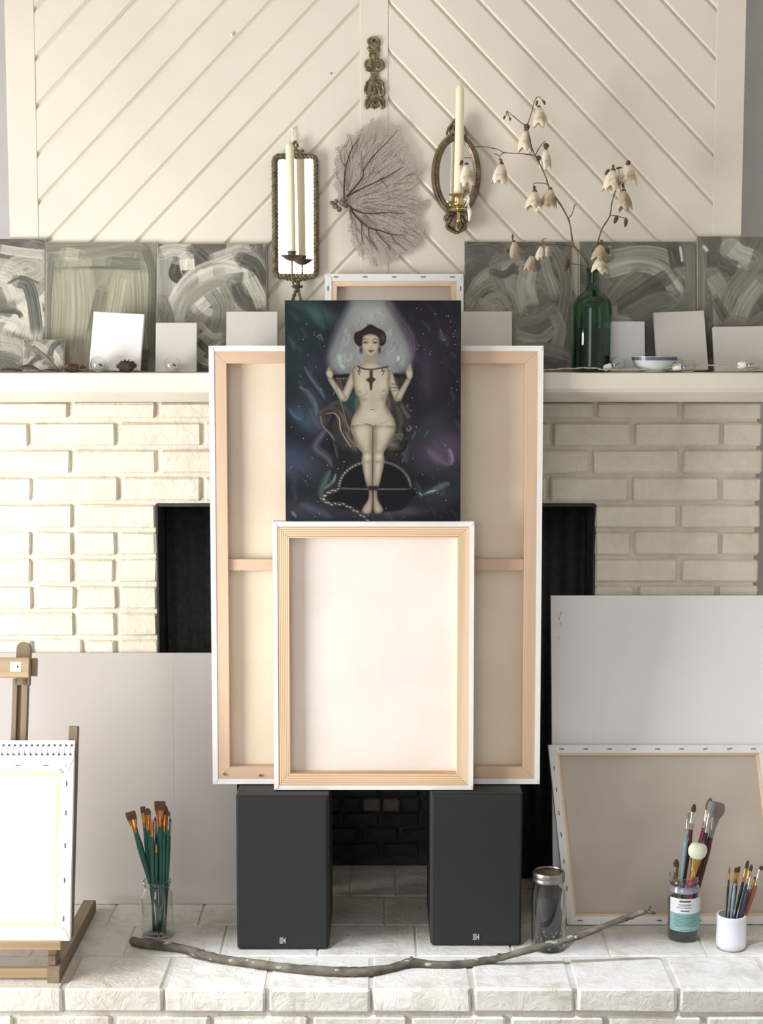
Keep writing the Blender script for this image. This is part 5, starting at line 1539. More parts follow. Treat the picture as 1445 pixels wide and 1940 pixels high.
for k in range(10):
    x = rn.uniform(-.03, .026); pm.tube([(x, -.006, .003), (x + .012, -.012, .002)], [.0016, .0005], 5)
pm.build('petals', M['dry_dark'], root, smooth=True)
p = P(140, 706, 3.636); root = thing('dried_flower', 'rust-coloured dried flower head lying left of the first glass globe', 'dried flower', (p.x, 3.636, MZ + .0005))
MB().ball((0, 0, .009), .020, .014, .009, n=14, m=8, fn=lambda d: 1 + .1 * math.sin(15 * d.x)).build('seed_head', M['dry_dark'], root, smooth=True)
pm = MB()
for k in range(60):
    a = rn.uniform(0, PI); rr_ = rn.uniform(.016, .030); y = rn.uniform(-.012, .012)
    pm.tube([(math.cos(a) * .012, y, .006 + math.sin(a) * .006), (math.cos(a) * rr_, y, .006 + math.sin(a) * .014), (math.cos(a) * rr_ * 1.1 + rn.uniform(-.006, .006), y, .005 + math.sin(a) * .012)], [.0014, .0009, .0004], 5)
pm.build('petals', M['dry_rust'], root, smooth=True)
p0 = P(64, 655, 3.655); p1 = P(112, 706, 3.63)
tag(MB().tube([tuple(v) for v in spline([tuple(p0), tuple((p0 + p1) / 2 + Vector((.004, 0, .003))), (p1.x, p1.y, MZ + .0025)], 6)], [.0014] * 6 + [.0022] * 7, 7).build('fallen_twig', M['dry_olive'], None, smooth=True),
    'brown dried stalk leaning across the smallest abstract panel', 'dried stalk')
p = P(50, 700, 3.64); root = thing('dried_leaf', 'curled dark dried leaves lying at the left end of the mantel', 'dried leaf', (p.x, 3.64, MZ + .0003))


def leaf(mbx, x0, x1, h_, y):
    n_ = 12; vs = []
    for k in range(n_ + 1):
        t = k / n_; x = x0 + (x1 - x0) * t; z = math.sin(t * PI) ** .7 * h_
        for j in range(5):
            u = j / 4 - .5
            vs.append((x, y + u * .022 * math.sin(t * PI) + .0001 * j, z + .001 - abs(u) * h_ * 1.2 * math.sin(t * PI)))
    mbx.add(vs, [(k * 5 + j, k * 5 + j + 1, (k + 1) * 5 + j + 1, (k + 1) * 5 + j) for k in range(n_) for j in range(4)])


lm = MB(); leaf(lm, -.024, .032, .016, -.004); leaf(lm, -.07, -.01, .008, .004); leaf(lm, .03, .07, .006, .006)
o = lm.build('leaf', M['dry_olive'], root, smooth=True); md = o.modifiers.new('s', 'SOLIDIFY'); md.thickness = .0012


# ------------------------------------------------------------------ things hung on the boarding
def twisted(path, r, strands=2, pitch=0.02, n=6, mbx=None, rs=None):
    """rope of several strands wound round a path (list of Vectors, dense)"""
    mbx = mbx or MB()
    pth = [Vector(p) for p in path]
    ln = [0]
    for i in range(1, len(pth)): ln.append(ln[-1] + (pth[i] - pth[i - 1]).length)
    for s_ in range(strands):
        out = []
        for i, p in enumerate(pth):
            d = (pth[min(i + 1, len(pth) - 1)] - pth[max(i - 1, 0)]).normalized()
            a = Vector((0, 1, 0)); a = (a - d * a.dot(d)).normalized(); b = d.cross(a)
            t = ln[i] / pitch * 2 * PI + 2 * PI * s_ / strands
            out.append(p + (a * math.cos(t) + b * math.sin(t)) * r * .55)
        mbx.tube(out, rs or r * .62, n)
    return mbx


# left mirror sconce
Ym = 3.765
zT, zB = P(560, 296, Ym).z, P(560, 524, Ym).z
xL, xR = X_at(520, Ym, 2.05), X_at(598, Ym, 2.05)
tl = X_at(517, Ym, 2.1)
root = thing('mirror_sconce', 'tall rectangular mirror with twisted rope frame and candle cup, left of the sea fan', 'mirror', (0.5 * (xL + xR), Ym, zB))
cx_, cz_ = 0.5 * (xL + xR), zB
hw_, hh_ = (xR - xL) / 2, zT - zB
rc = .012
path = []
cor = [(hw_ - rc, rc, -90, 0), (hw_ - rc, hh_ - rc, 0, 90), (-hw_ + rc, hh_ - rc, 90, 180), (-hw_ + rc, rc, 180, 270)]
for i, (x, z, a0, a1) in enumerate(cor):
    for k in range(7):
        a = R(a0 + (a1 - a0) * k / 6); path.append(Vector((x + rc * math.cos(a), 0, z + rc * math.sin(a))))
    nx = cor[(i + 1) % 4]; a = R(nx[2])
    q = Vector((nx[0] + rc * math.cos(a), 0, nx[1] + rc * math.sin(a))); p_ = path[-1].copy()
    m__ = max(int((q - p_).length / .003), 2)
    for k in range(1, m__): path.append(p_.lerp(q, k / m__))
path.append(path[0].copy())
twisted(path, .0062, 3, .028).build('frame', M['rope'], root, smooth=True)
ml = MB().box(-hw_ + .004, hw_ - .004, 0.001, .006, .004, hh_ - .004).build('mirror_glass', M['mirror'], root)
ml.rotation_euler = (0, 0, R(-5.0))
# hook of the frame
hp = [(-.008, 0, hh_ + .004), (-.002, -.003, hh_ + .012), (.006, -.003, hh_ + .024), (.001, -.002, hh_ + .033), (-.004, -.002, hh_ + .028), (.002, -.002, hh_ + .016), (.014, -.002, hh_ + .010), (.020, -.002, hh_ + .014)]
twisted([tuple(v) for v in spline(hp, 6)], .003, 2, .02).build('hanging_loop', M['rope'], root, smooth=True)
# arm and candle cup
cY = -.085
top = P(553, 480, Ym + cY) - Vector((cx_, Ym, cz_))
kx = top.x
drop = P(560, 545, Ym - .01).z - cz_
twisted([tuple(v) for v in spline([(kx + .010, -.006, drop + .012), (kx + .008, -.03, drop - .004), (kx + .003, cY * .9, drop + .004), (kx, cY, drop + .02), (kx, cY, top.z - .016)], 8)], .0022, 2, .016).build('arm', M['rope'], root, smooth=True)
MB().lathe([(0.0001, -.012), (.005, -.0115), (.014, -.008), (.022, -.002), (.0265, .0005), (.026, .0015), (.018, -.002), (.008, -.004), (.0075, .004), (.0085, .0075), (.0115, .0095), (.0115, .0105), (.0090, .0105), (.0088, .002), (.0001, .0015)], 28,
           c=(kx, cY, top.z - .006)).build('candle_cup', M['bronze'], root, smooth=True, angle=50)
# knot and loose ends below
kz = P(560, 545, Ym - .008).z - cz_
kk = MB()
twisted([tuple(v) for v in spline([(-.024, 0, -.004), (-.004, -.004, -.008), (.006, -.006, kz + .012), (.004, -.008, kz), (-.004, -.008, kz - .02), (-.012, -.006, kz - .05)], 8)], .0042, 2, .02, mbx=kk)
twisted([tuple(v) for v in spline([(.026, 0, -.006), (.012, -.004, -.008), (.004, -.006, kz + .010), (.006, -.008, kz), (.010, -.008, kz - .02), (.018, -.006, kz - .05)], 8)], .0032, 2, .02, mbx=kk)
twisted([tuple(v) for v in spline([(-.007, -.010, kz + .003), (.004, -.015, kz + .001), (.014, -.010, kz + .002), (.004, -.003, kz + .004), (-.007, -.010, kz + .003)], 8)], .0036, 2, .02, mbx=kk)
kk.build('rope_knot', M['rope'], root, smooth=True)


def candle(label, px, ytop, ybot, Y, r0, r1, tilt=0.0):
    b = P(px, ybot, Y); tz = P(px, ytop, Y).z; hc = tz - b.z
    rt = thing('taper_candle', label, 'candle', b); rt.rotation_euler = (0, R(tilt), 0)
    MB().lathe([(0.0001, 0), (r0, 0.0005), (r1, hc - .020), (r1 * .96, hc - .012), (r1 * .55, hc - .003), (0.0001, hc)], 24).build('wax', M['candle'], rt, smooth=True, angle=50)
    MB().tube([(0, 0, hc - .002), (.0004, 0, hc + .006), (-.0004, 0, hc + .0115)], [.0008, .0008, .0006], 6).build('wick', M['wick'], rt)
    return rt


cz0 = top.z - .003
b0 = Vector((cx_ + kx, Ym + cY, cz_ + top.z - .003))


def candle_at(label, base, px_top, ytop, r0, r1, cat='candle'):
    t_ = P(px_top, ytop, base.y); d = t_ - base; hc = d.length
    rt = thing('taper_candle', label, cat, base); rt.rotation_euler = (0, math.atan2(d.x, d.z), 0)
    MB().lathe([(0.0001, 0), (r0, 0.0005), (r1, hc - .016), (r1 * .94, hc - .011), (r1 * .5, hc - .002), (0.0001, hc)], 24).build('wax', M['candle'], rt, smooth=True, angle=50)
    MB().tube([(0, 0, hc - .002), (.0004, 0, hc + .006), (-.0004, 0, hc + .0105)], [.0008, .0008, .0006], 6).build('wick', M['wick'], rt)
    return rt


candle_at('cream taper candle before the rectangular rope-framed mirror', b0, 548.5, 268, .0086, .0098)
# nail with dripped wax above the left mirror
p = P(554, 245, PY); rt = thing('nail', 'painted nail with a short wax-white loop above the rectangular mirror', 'nail', (p.x, PY, p.z))
MB().ball((0, -.005, 0), .0034, .003, .003, n=8, m=6).tube([(0, -.004, 0), (0, .004, 0)], .0012, 6).build('nail_head', M['wax_drip'], rt, smooth=True)
MB().tube([(0, -.005, 0), (.002, -.006, -.015), (.003, -.006, -.034)], [.0012, .0015, .0012], 6).ball((.003, -.008, -.034), .004, .003, .003, n=8, m=6).build('loop', M['wax_drip'], rt, smooth=True)

# oval mirror sconce (right)
Ym = 3.762
oc = P(864, 330.5, Ym)
root = thing('oval_mirror_sconce', 'oval mirror in an ornate bronze frame with brass candle holder, right of the sea fan', 'mirror', oc)
a_, b_ = 46.5 * Ym / F, 76 * Ym / F
ai, bi = 31.5 * Ym / F, 61 * Ym / F
n = 72
prof_ = [(1.0, .012, 0), (1.0, .004, 0), (.90, -.006, 0), (.66, -.010, 0), (.5, -.006, 0), (.36, -.008, 0), (.12, -.006, 0), (0.0, .000, 0), (0.0, .006, 0)]
vs = []; fs = []
for t, y, _ in prof_:
    for k in range(n):
        a = 2 * PI * k / n
        ex, ez = ai + (a_ - ai) * t, bi + (b_ - bi) * t
        vs.append((math.cos(a) * ex, y, math.sin(a) * ez))
m_ = len(prof_)
for i in range(m_):
    for k in range(n):
        i2 = (i + 1) % m_
        fs.append((i * n + k, i2 * n + k, i2 * n + (k + 1) % n, i * n + (k + 1) % n))
mb = MB(); mb.add(vs, fs)
mb.build('frame', M['bronze'], root, smooth=True, angle=50)
mb = MB()
for k in range(90):
    a = 2 * PI * k / 90
    mb.ball((math.cos(a) * (ai + (a_ - ai) * .5), -.007, math.sin(a) * (bi + (b_ - bi) * .5)), .0021, n=6, m=4)
mb.build('beading', M['old_brass'], root, smooth=True)
mb = MB(); mb.add([(math.cos(2 * PI * k / n) * (ai + .001), .001, math.sin(2 * PI * k / n) * (bi + .001)) for k in range(n)] + [(math.cos(2 * PI * k / n) * (ai + .001), .004, math.sin(2 * PI * k / n) * (bi + .001)) for k in range(n)],
                  [tuple(range(n)), tuple(range(2 * n - 1, n - 1, -1))] + [(k, n + k, n + (k + 1) % n, (k + 1) % n) for k in range(n)])
om = mb.build('mirror_glass', M['mirror'], root)
# crest
cz = (P(864, 240, Ym).z - oc.z)
crest = MB()
for sx in (-1, 1):
    sc = [(sx * .004, -.006, cz + .014), (sx * .012, -.008, cz + .004), (sx * .020, -.008, cz - .008), (sx * .022, -.008, cz - .020), (sx * .013, -.009, cz - .022), (sx * .010, -.009, cz - .012), (sx * .015, -.010, cz - .008)]
    crest.tube([tuple(v) for v in spline(sc, 5)], [.0034] * 10 + [.0026] * 21, 7)
    crest.tube([tuple(v) for v in spline([(sx * .002, -.008, cz + .006), (sx * .008, -.012, cz - .004), (sx * .006, -.012, cz - .014), (0, -.012, cz - .012)], 5)], .0024, 7)
crest.ball((0, -.006, cz + .012), .006, .006, .010, n=10, m=8).ball((0, -.004, cz - .010), .018, .005, .016, n=12, m=8)
crest.build('crest', M['bronze'], root, smooth=True)
bz = P(864, 424, Ym).z - oc.z
orn = MB()
orn.ball((0, -.004, bz + .004), .024, .010, .022, n=14, m=10, fn=lambda d: 1 + .10 * math.sin(8 * d.x * 2) * math.cos(9 * d.z))
for sx in (-1, 1):
    orn.tube([tuple(v) for v in spline([(sx * .006, -.012, bz + .022), (sx * .022, -.012, bz + .020), (sx * .027, -.012, bz + .008), (sx * .018, -.014, bz + .002), (sx * .014, -.014, bz + .012)], 5)], .0034, 7)
    orn.tube([tuple(v) for v in spline([(sx * .020, -.012, bz), (sx * .022, -.013, bz - .010), (sx * .010, -.013, bz - .018), (0, -.013, bz - .022)], 5)], .0036, 7)
orn.build('bottom_ornament', M['bronze'], root, smooth=True)
# brass arm and holder
bx = P(868, 400, 3.665).x - oc.x; byy = 3.665 - Ym
hz = P(868, 369, 3.665).z - oc.z
ar = [(0.002, -.010, bz + .004), (.002, -.030, bz - .012), (bx * .7, byy * .75, bz - .014), (bx, byy, bz - .002), (bx, byy, hz - .038)]
MB().tube([tuple(v) for v in spline(ar, 7)], [.0048] * 8 + [.0056] * 8 + [.0052] * 7 + [.0036] * 6, 12).build('arm', M['brass'], root, smooth=True)
MB().lathe([(0.0001, -.036), (.016, -.037), (.0215, -.034), (.0215, -.031), (.010, -.030), (.0075, -.027), (.0118, -.024), (.0128, -.019), (.0118, -.0165), (.013, -.014), (.0118, -.010), (.0150, -.004), (.0215, -.001), (.0225, .0012), (.0205, .0022), (.0125, -.0005), (.0120, -.014), (.0001, -.014)], 32,
           c=(bx, byy, hz)).build('candle_cup', M['brass'], root, smooth=True, angle=50)
dr = MB()
dr.tube([(bx + .020, byy - .004, hz + .002), (bx + .023, byy - .006, hz - .010), (bx + .021, byy - .006, hz - .022), (bx + .026, byy - .006, hz - .040), (bx + .025, byy - .006, hz - .060)], [.0022, .0036, .0032, .0050, .0024], 8)
dr.tube([(bx + .012, byy - .010, hz - .010), (bx + .022, byy - .006, hz - .014), (bx + .014, byy - .012, hz - .028)], [.0014, .002, .0012], 7)
dr.build('wax_drip', M['wax_drip'], root, smooth=True)
b1 = Vector((oc.x + bx, 3.665, oc.z + hz - .0135))
candle_at('cream taper candle in the brass holder of the oval mirror', b1, 871.5, 158, .0110, .0094)

# ornate brass plate hanging on the centre stile
zc_ = P(709, 139, PY).z; xc_ = X_at(709.5, PY, zc_)
root = thing('brass_plate', 'ornate aged brass furniture plate hung on the centre stile above the sea fan', 'ornament', (xc_, PY, zc_))
S = PY / F


def OC(x, y): return ((x / 12.12 + 660 - 709.5) * S, -((y / 12.125 + 60) - 139) * S)


def scroll(pl, r_, y=-.005):
    q = [OC(*p) for p in pl]
    return [tuple(v) for v in spline([(a, y, b) for a, b in q], 5)], r_


def bx_poly(pts, y0, y1, mbx):
    q = [OC(*p) for p in pts]
    n_ = len(q)
    tri = tessellate_polygon([[Vector((a, b, 0)) for a, b in q]])
    ar2 = sum(q[i][0] * q[(i + 1) % n_][1] - q[(i + 1) % n_][0] * q[i][1] for i in range(n_))
    vs = [(a, y0, b) for a, b in q] + [(a, y1, b) for a, b in q]
    fs = [tuple(t) for t in tri] + [(i, (i + 1) % n_, (i + 1) % n_ + n_, i + n_) for i in range(n_)]
    mbx.add(vs, fs)


pl = MB()
bx_poly([(450, 200), (520, 170), (640, 170), (710, 220), (730, 300), (700, 370), (730, 450), (690, 520), (690, 660), (790, 680), (805, 800), (780, 890), (690, 940), (680, 1010), (740, 1100), (815, 1190), (820, 1300), (835, 1400), (770, 1480), (815, 1560), (825, 1700), (770, 1740), (700, 1700), (600, 1750), (490, 1700), (430, 1750), (375, 1700), (385, 1560), (430, 1490), (375, 1400), (370, 1300), (400, 1180), (470, 1090), (510, 1000), (500, 930), (400, 910), (375, 800), (390, 690), (480, 670), (480, 500), (430, 430), (470, 350), (440, 280)], -.004, .0002, pl)
pl.build('plate', M['old_brass'], root)
pl = MB()
for pts, r_ in [([(470, 330), (450, 250), (520, 190), (640, 190), (705, 260), (690, 340), (640, 350)], .0026), ([(470, 330), (520, 350), (560, 400), (600, 420), (660, 380), (720, 330)], .0022), ([(430, 415), (500, 440), (580, 440), (700, 450)], .0026),
                ([(500, 500), (490, 600), (540, 690)], .0022), ([(680, 500), (680, 600), (620, 690)], .0022), ([(530, 700), (450, 680), (395, 740), (400, 840), (470, 890), (540, 840), (480, 780)], .0032), ([(640, 700), (720, 680), (790, 740), (790, 840), (720, 890), (640, 840), (710, 770)], .0032),
                ([(520, 940), (580, 960), (660, 940)], .0026), ([(510, 1010), (600, 1030), (680, 1010)], .0024), ([(400, 1180), (480, 1130), (560, 1180), (600, 1100), (600, 1200)], .0024), ([(620, 1190), (690, 1140), (790, 1180), (720, 1220), (640, 1200)], .0034),
                ([(430, 1200), (390, 1300), (400, 1420), (470, 1450), (520, 1330), (500, 1220)], .0034), ([(760, 1220), (810, 1330), (790, 1430), (740, 1450), (700, 1330), (730, 1230)], .0034), ([(540, 1230), (520, 1320), (580, 1410), (670, 1340), (660, 1240)], .0026),
                ([(470, 1500), (400, 1560), (395, 1680), (430, 1720), (460, 1640), (500, 1560)], .0034), ([(720, 1500), (800, 1560), (800, 1690), (760, 1720), (730, 1640), (700, 1560)], .0034), ([(600, 1520), (520, 1560), (520, 1660), (600, 1710), (680, 1660), (680, 1560), (600, 1520)], .0030)]:
    q, rr_ = scroll(pts, r_); pl.tube(q, rr_, 7)
a = OC(600, 1330); pl.ball((a[0], -.005, a[1]), .0045, .003, .0085, n=10, m=8)
a = OC(590, 580); pl.ball((a[0], -.005, a[1]), .005, .003, .008, n=10, m=8)
pl.build('scrollwork', M['old_brass'], root, smooth=True)
for x, y in ((585, 250), (605, 1610)):
    a = OC(x, y); MB().lathe([(0.0001, 0), (.0034, 0), (.0034, .001), (0.0001, .001)], 12).build('screw_hole', M['hole'], root, loc=(a[0], -.0042 if y < 300 else -.0075, a[1]), rot=(R(90), 0, 0))

# small marks: plug on a board
p = P(440, 66, PY); rt = tag(MB().ball((0, -.002, 0), .0045, .003, .0045, n=10, m=6).build('wall_plug', M['panel'], None, smooth=True, loc=(p.x, PY, p.z)), 'painted-over nail head high on the left boarding', 'nail')
p = P(627, 139, PY); tag(MB().ball((0, -.001, 0), .0018, .0015, .0018, n=8, m=5).build('nail', M['nail'], None, loc=(p.x, PY, p.z)), 'tiny dark nail in the boarding left of the brass plate', 'nail')


# ------------------------------------------------------------------ sea fan
def fan():
    sc = 3.284
    Pf = lambda x, y: (490 + x / sc, 220 + y / sc)
    out = [(690, 10), (720, 25), (745, 15), (765, 45), (800, 70), (830, 50), (855, 60), (895, 58), (880, 100), (900, 135), (890, 165), (935, 180), (930, 215), (965, 240), (970, 290), (1010, 330), (1015, 355), (985, 380), (1000, 410), (965, 430), (960, 480), (1000, 530),
           (1050, 520), (1040, 570), (1020, 610), (1000, 640), (1030, 680), (1020, 740), (990, 800), (960, 850), (915, 850), (880, 830), (870, 880), (830, 900), (790, 920), (740, 935), (700, 935), (680, 890), (660, 850), (655, 895), (630, 880), (600, 820), (570, 790),
           (580, 740), (555, 710), (570, 660), (562, 620), (555, 575), (530, 545), (505, 510), (490, 470), (455, 430), (480, 400), (460, 350), (480, 310), (460, 280), (490, 240), (475, 200), (520, 180), (550, 150), (550, 110), (600, 120), (620, 90), (650, 60), (690, 40)]
    o0 = Pf(540, 540); base = P(*o0, 3.770)
    root = thing('sea_fan', 'dried grey sea fan coral pinned on the boarding between the two mirrors', 'sea fan', base)
    rr_ = random.Random(2)
    # ragged outline
    pts = []
    for i in range(len(out)):
        a = np.array(out[i], float); b = np.array(out[(i + 1) % len(out)], float)
        L_ = np.hypot(*(b - a)); n_ = max(int(L_ / 7), 1); nn = np.array([-(b - a)[1], (b - a)[0]]) / max(L_, 1)
        for k in range(n_):
            t = k / n_; pts.append(a + (b - a) * t + nn * rr_.uniform(-7, 7))
    depth = lambda x, y: 3.770 - .006 * math.sin((x - 450) / 600 * PI) - .003 * math.sin(y / 120.)

    def w3(x, y, off=0.0):
        px, py = Pf(x, y); return P(px, py, depth(x, y) - off) - base
    poly = [(float(p[0]), float(p[1])) for p in pts]
    gs = 6.0; vid = {}; gv = []; gf = []

    def gvert(i, j):
        if (i, j) not in vid:
            vid[(i, j)] = len(gv); gv.append(tuple(w3(440 + i * gs, j * gs)))
        return vid[(i, j)]
    for i in range(int(640 / gs)):
        for j in range(int(950 / gs)):
            if _inside(440 + (i + .5) * gs, (j + .5) * gs, poly): gf.append((gvert(i, j), gvert(i + 1, j), gvert(i + 1, j + 1), gvert(i, j + 1)))
    me = bpy.data.meshes.new('net_blade'); me.from_pydata(gv, [], gf); me.update()
    m, nt, b = base_mat('sea_fan_net')
    b.inputs['Base Color'].default_value = L((172, 162, 153)); b.inputs['Roughness'].default_value = .9
    tc = nt.nodes.new('ShaderNodeTexCoord'); mp = nt.nodes.new('ShaderNodeMapping')
    nt.links.new(tc.outputs['Object'], mp.inputs['Vector'])
    v = nt.nodes.new('ShaderNodeTexVoronoi'); v.feature = 'DISTANCE_TO_EDGE'; v.inputs['Scale'].default_value = 330
    nt.links.new(mp.outputs[0], v.inputs['Vector'])
    n1 = nt.nodes.new('ShaderNodeTexNoise'); n1.inputs['Scale'].default_value = 22; nt.links.new(mp.outputs[0], n1.inputs['Vector'])
    mr = nt.nodes.new('ShaderNodeMapRange'); mr.inputs[1].default_value = .3; mr.inputs[2].default_value = .7; mr.inputs[3].default_value = .12; mr.inputs[4].default_value = .22
    nt.links.new(n1.outputs['Fac'], mr.inputs[0])
    lt_ = nt.nodes.new('ShaderNodeMath'); lt_.operation = 'LESS_THAN'
    nt.links.new(v.outputs['Distance'], lt_.inputs[0]); nt.links.new(mr.outputs[0], lt_.inputs[1])
    nt.links.new(lt_.outputs[0], b.inputs['Alpha'])
    me.materials.append(m)
    blade = link('net_blade', me, root)
    tube = MB()

    def vein(pl, r0, r1, mbx, off=.0012):
        q = spline(pl, 6); n_ = len(q)
        mbx.tube([w3(p[0], p[1], off) for p in q], [r0 + (r1 - r0) * i / (n_ - 1) for i in range(n_)], 6)
    for pl, r0, r1 in [([(530, 510), (532, 400), (545, 300), (580, 200), (625, 140)], .0016, .0006), ([(545, 500), (600, 440), (645, 380), (655, 330), (720, 240), (800, 160), (860, 90)], .0018, .0004), ([(550, 500), (640, 450), (760, 395), (850, 345), (900, 315)], .0017, .0005),
                       ([(560, 560), (620, 595), (700, 608), (780, 600), (900, 608)], .0016, .0005), ([(570, 570), (600, 620), (680, 690), (760, 715), (830, 735), (910, 740)], .0022, .0005), ([(680, 690), (690, 760), (740, 830)], .0010, .0004),
                       ([(720, 700), (760, 760), (810, 810), (815, 840)], .0009, .0004), ([(820, 735), (850, 780), (920, 840)], .0008, .0003), ([(565, 580), (575, 630)], .0010, .0005), ([(640, 665), (640, 740), (650, 800)], .0008, .0003),
                       ([(545, 320), (515, 280), (510, 220), (540, 180)], .0007, .0003), ([(650, 350), (640, 280), (635, 220)], .0005, .0003), ([(760, 400), (790, 430), (800, 460)], .0005, .0003)]:
        vein(pl, r0, r1, tube)
    tube.build('vein', M['dry_dark'], root, smooth=True)
    fine = MB()
    cxp, cyp = 545, 540
    inside = lambda x, y: _inside(x, y, out)
    for k in range(230):
        a = R(rr_.uniform(-112, 80)); d0 = rr_.uniform(60, 420); pl = []
        x, y = cxp + math.cos(a) * d0, cyp + math.sin(a) * d0
        ang = a + rr_.uniform(-.25, .25)
        for q in range(5):
            if not inside(x, y): break
            pl.append((x, y)); l = rr_.uniform(18, 38); ang += rr_.uniform(-.22, .22)
            x += math.cos(ang) * l; y += math.sin(ang) * l
        if len(pl) > 2: fine.tube([w3(p[0], p[1], .0007) for p in pl], [.00045 - .00006 * i for i in range(len(pl))], 4)
    o = fine.build('fine_veins', M['fanfine'], root); o['kind'] = 'stuff'
    # holdfast
    hb = MB()
    c = w3(500, 560, .004)
    for (x, y, r_) in ((455, 540, 6), (475, 560, 8), (500, 580, 7), (480, 530, 6), (520, 540, 8), (540, 555, 7), (535, 520, 5)):
        p = w3(x, y, .005); hb.ball(p, r_ * .00095, .006, r_ * .00085, n=9, m=7, fn=lambda d: 1 + .16 * math.sin(9 * d.x + x) * math.cos(8 * d.z))
    hb.build('holdfast', M['holdfast'], root, smooth=True)


def _inside(x, y, poly):
    c = False
    for i in range(len(poly)):
        ax, ay = poly[i]; bx_, by_ = poly[i - 1]
        if (ay > y) != (by_ > y) and x < (bx_ - ax) * (y - ay) / (by_ - ay) + ax: c = not c
    return c


M['fanfine'] = mat('sea_fan_fine', (134, 122, 114), 0.9)
M['holdfast'] = mat('sea_fan_holdfast', (150, 134, 120), 0.9, rgb2=(92, 76, 66), vscale=90, bump=.4, bscale=120)
fan()


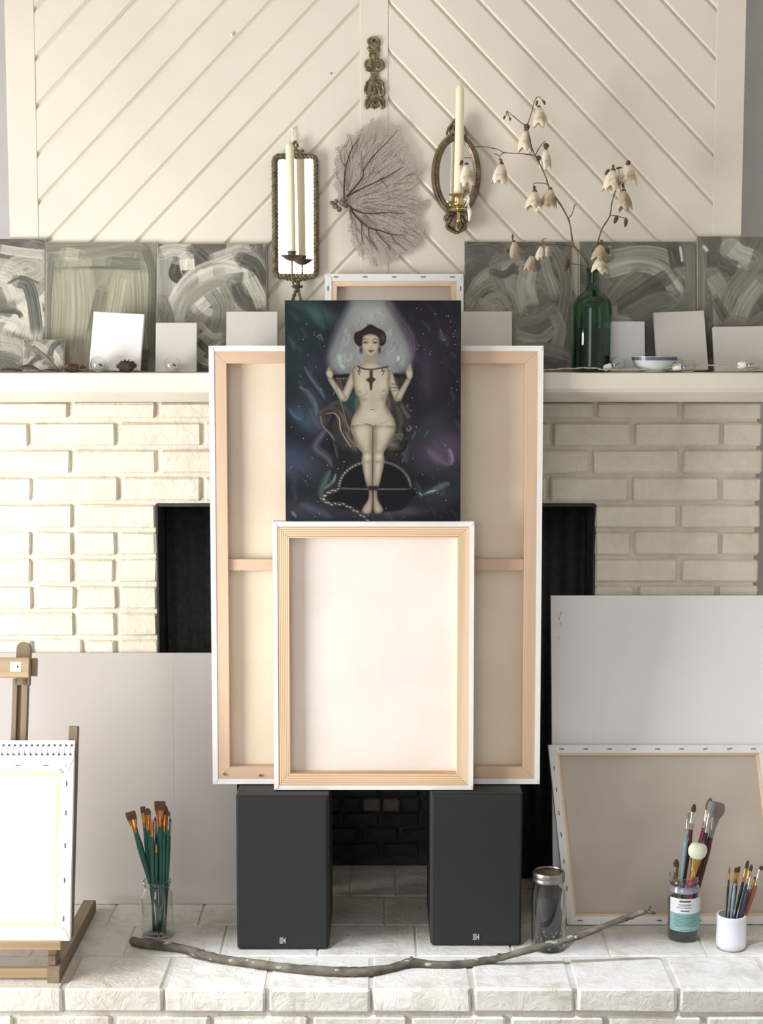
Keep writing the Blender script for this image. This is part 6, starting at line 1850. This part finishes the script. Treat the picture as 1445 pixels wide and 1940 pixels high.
# ------------------------------------------------------------------ table easel at the left edge
def easel():
    Yf, Yb = 3.262, 3.70
    xb = X_at(101, Yf, HZ)                     # right foot beam
    th = R(14)
    root = thing('easel', 'wooden easel standing on the left end of the hearth, mostly outside the photo', 'easel', (xb, Yf, HZ))

    def part(name, mbx, m, **k): return mbx.build(name, m, root, **k)
    zt = .034
    # foot beams run back along the hearth; their rear ends are rounded
    for dx in (0.0, -0.30):
        b = MB()
        pr = [(0, 0), (0, zt * .8), (.01, zt), (.42, zt), (.435, zt * .8), (.44, zt * .45), (.435, 0)]
        n_ = len(pr); w_ = .013
        vs = [(dx - w_, y, z) for y, z in pr] + [(dx + w_, y, z) for y, z in pr]
        b.add(vs, [tuple(range(n_)), tuple(range(2 * n_ - 1, n_ - 1, -1))] + [(i, i + n_, (i + 1) % n_ + n_, (i + 1) % n_) for i in range(n_)])
        part('foot', b, M['easel_y'])
    part('crossbar', MB().box(-.30, -.012, .012, .030, .006, .028, c=.002), M['easel_x'])
    part('block', MB().box(-.016, .004, .014, .055, zt, zt + .022, c=.002), M['easel_y'])
    # leaning front part
    zl_ = P(60, 1785, Yf + .02).z - HZ
    part('post', MB().box(-.014, .003, .020, .034, zt + .0, zl_ - .002, c=.001), M['easel_x'])
    part('post', MB().box(-.30, -.283, .020, .034, zt + .0, zl_ - .002, c=.001), M['easel_x'])
    part('ledge', MB().box(-.40, .020, -.012, .075, zl_ - .002, zl_ + .010, c=.002), M['easel_x'])
    part('ledge_lip', MB().box(-.40, .022, -.018, -.010, zl_ - .004, zl_ + .016, c=.002), M['easel_x'])
    lean = Matrix.Rotation(-th, 4, 'X')
    xm = X_at(27, 3.38, .85) - xb

    def leaned(name, mbx, m, off):
        o = mbx.build(name, m, root); o.matrix_basis = Matrix.Translation(off) @ lean; return o
    topz = (P(38, 1210, 3.49).z - HZ - zl_) / math.cos(th)
    b = MB()
    for s_ in (-1, 1): b.box(s_ * .0115 - .0065 if s_ < 0 else .0035, s_ * .0115 + .0050 if s_ < 0 else .0165, .0, .018, 0.0, topz - .085, c=.001)
    b.box(-.0062, .0040, .007, .017, 0, topz - .086)
    leaned('mast', b, M['easel_v'], (xm, .058, zl_ - .0))
    b = MB(); q = [(-.0155, 0), (.0155, 0), (.0155, .082)] + [(math.cos(a) * .0155, .082 + math.sin(a) * .014) for a in np.linspace(.2, PI - .2, 8)] + [(-.0155, .082)]
    n_ = len(q); b.add([(x, 0, z) for x, z in q] + [(x, .016, z) for x, z in q], [tuple(range(n_)), tuple(range(2 * n_ - 1, n_ - 1, -1))] + [(i, i + n_, (i + 1) % n_ + n_, (i + 1) % n_) for i in range(n_)])
    leaned('mast_head', b, M['easel_v'], (xm + .004, .058 + math.sin(th) * (topz - .10), zl_ + math.cos(th) * (topz - .10)))
    d1 = topz - .082
    cl = leaned('clamp', MB().box(-.16, .024, -.024, .0, -.002, .042, c=.002).box(.0245, .033, -.006, .020, .002, .042, c=.001), M['easel_x'], (xm, .058 + math.sin(th) * d1, zl_ + math.cos(th) * d1))
    MB().box(-.018, .006, -.0248, -.0238, .011, .032).box(-.004, .0, -.0251, -.0245, .019, .024, mi=1).build('price_tag', [M['paper'], M['badge_line']], cl)
    xs = X_at(129, 3.36, .8) - xb
    hs = (P(129, 1376, 3.42).z - HZ - zl_) / math.cos(th)
    leaned('side_post', MB().box(-.010, .011, 0, .016, 0, hs, c=.002), M['easel_v'], (xs, .052, zl_))
    return root, xb, Yf, zl_, th


er, exb, eYf, ezl, eth = easel()
# sketch pad behind the canvas
zb = HZ + ezl + .0105
mw, w, h = lean_frame(-235, 134, 1403, 3.300, 3.382, zb)
pad = thing('sketch_pad', 'white spiral-bound sketch pad standing behind the stapled canvas on the easel', 'sketch pad', mw=mw)
hb = h - .020
MB().box(-w / 2, w / 2, 0, .005, 0, hb, c=.0006).build('pages', M['paper'], pad)
MB().box(-w / 2, w / 2, .0085, .0105, 0, h, c=.0006).build('cover', M['paper'], pad)
n_ = int(w / .0124)
hm = MB().box(-.0022, .0022, -.0004, .0004, -.0020, .0020).mesh('punched_hole', M['paper_hole'])
wm = MB().tube([tuple(v) for v in spline([(0, -.002, -.010), (0, -.006, -.004), (0.001, -.006, .006), (0.001, .002, .012), (0.001, .010, .010)], 5)], .0007, 5).mesh('wire_loop', M['steel'], smooth=True)
for k in range(n_):
    x = w / 2 - .008 - k * .0124
    if x < -w / 2 + .006: break
    link('punched_hole', hm, pad, (x, -.0002, hb - .010))
    link('punched_hole', hm, pad, (x + .001, .0083, hb + .009))
    link('wire_loop', wm, pad, (x, 0, hb))
# the canvas on the ledge


def st_e(w, h, f):
    return [(w / 2 - f * .5, h * q, 90) for q in (.12, .33, .52, .70, .86)] + [(w / 2 - f * .9, h - f * .9, 45), (w / 2 - f * .5, h - f * .6, 60), (w / 2 - f * .6, f * .8, -45)] + [(w / 2 - .06 * k, h - f * .5, 0) for k in (1, 2, 3)]


mw, w, h = lean_frame(-245, 132, 1437, 3.262, 3.345, zb)
stretched_canvas('stretched_canvas', 'overexposed white stapled canvas turned back to front on the easel', 'canvas', mw, w, h, t=.018, fold=.029, bar=.035, linen='linen_pale', staples=st_e,
                 mats=(M['pine_v'], M['pine_h']))
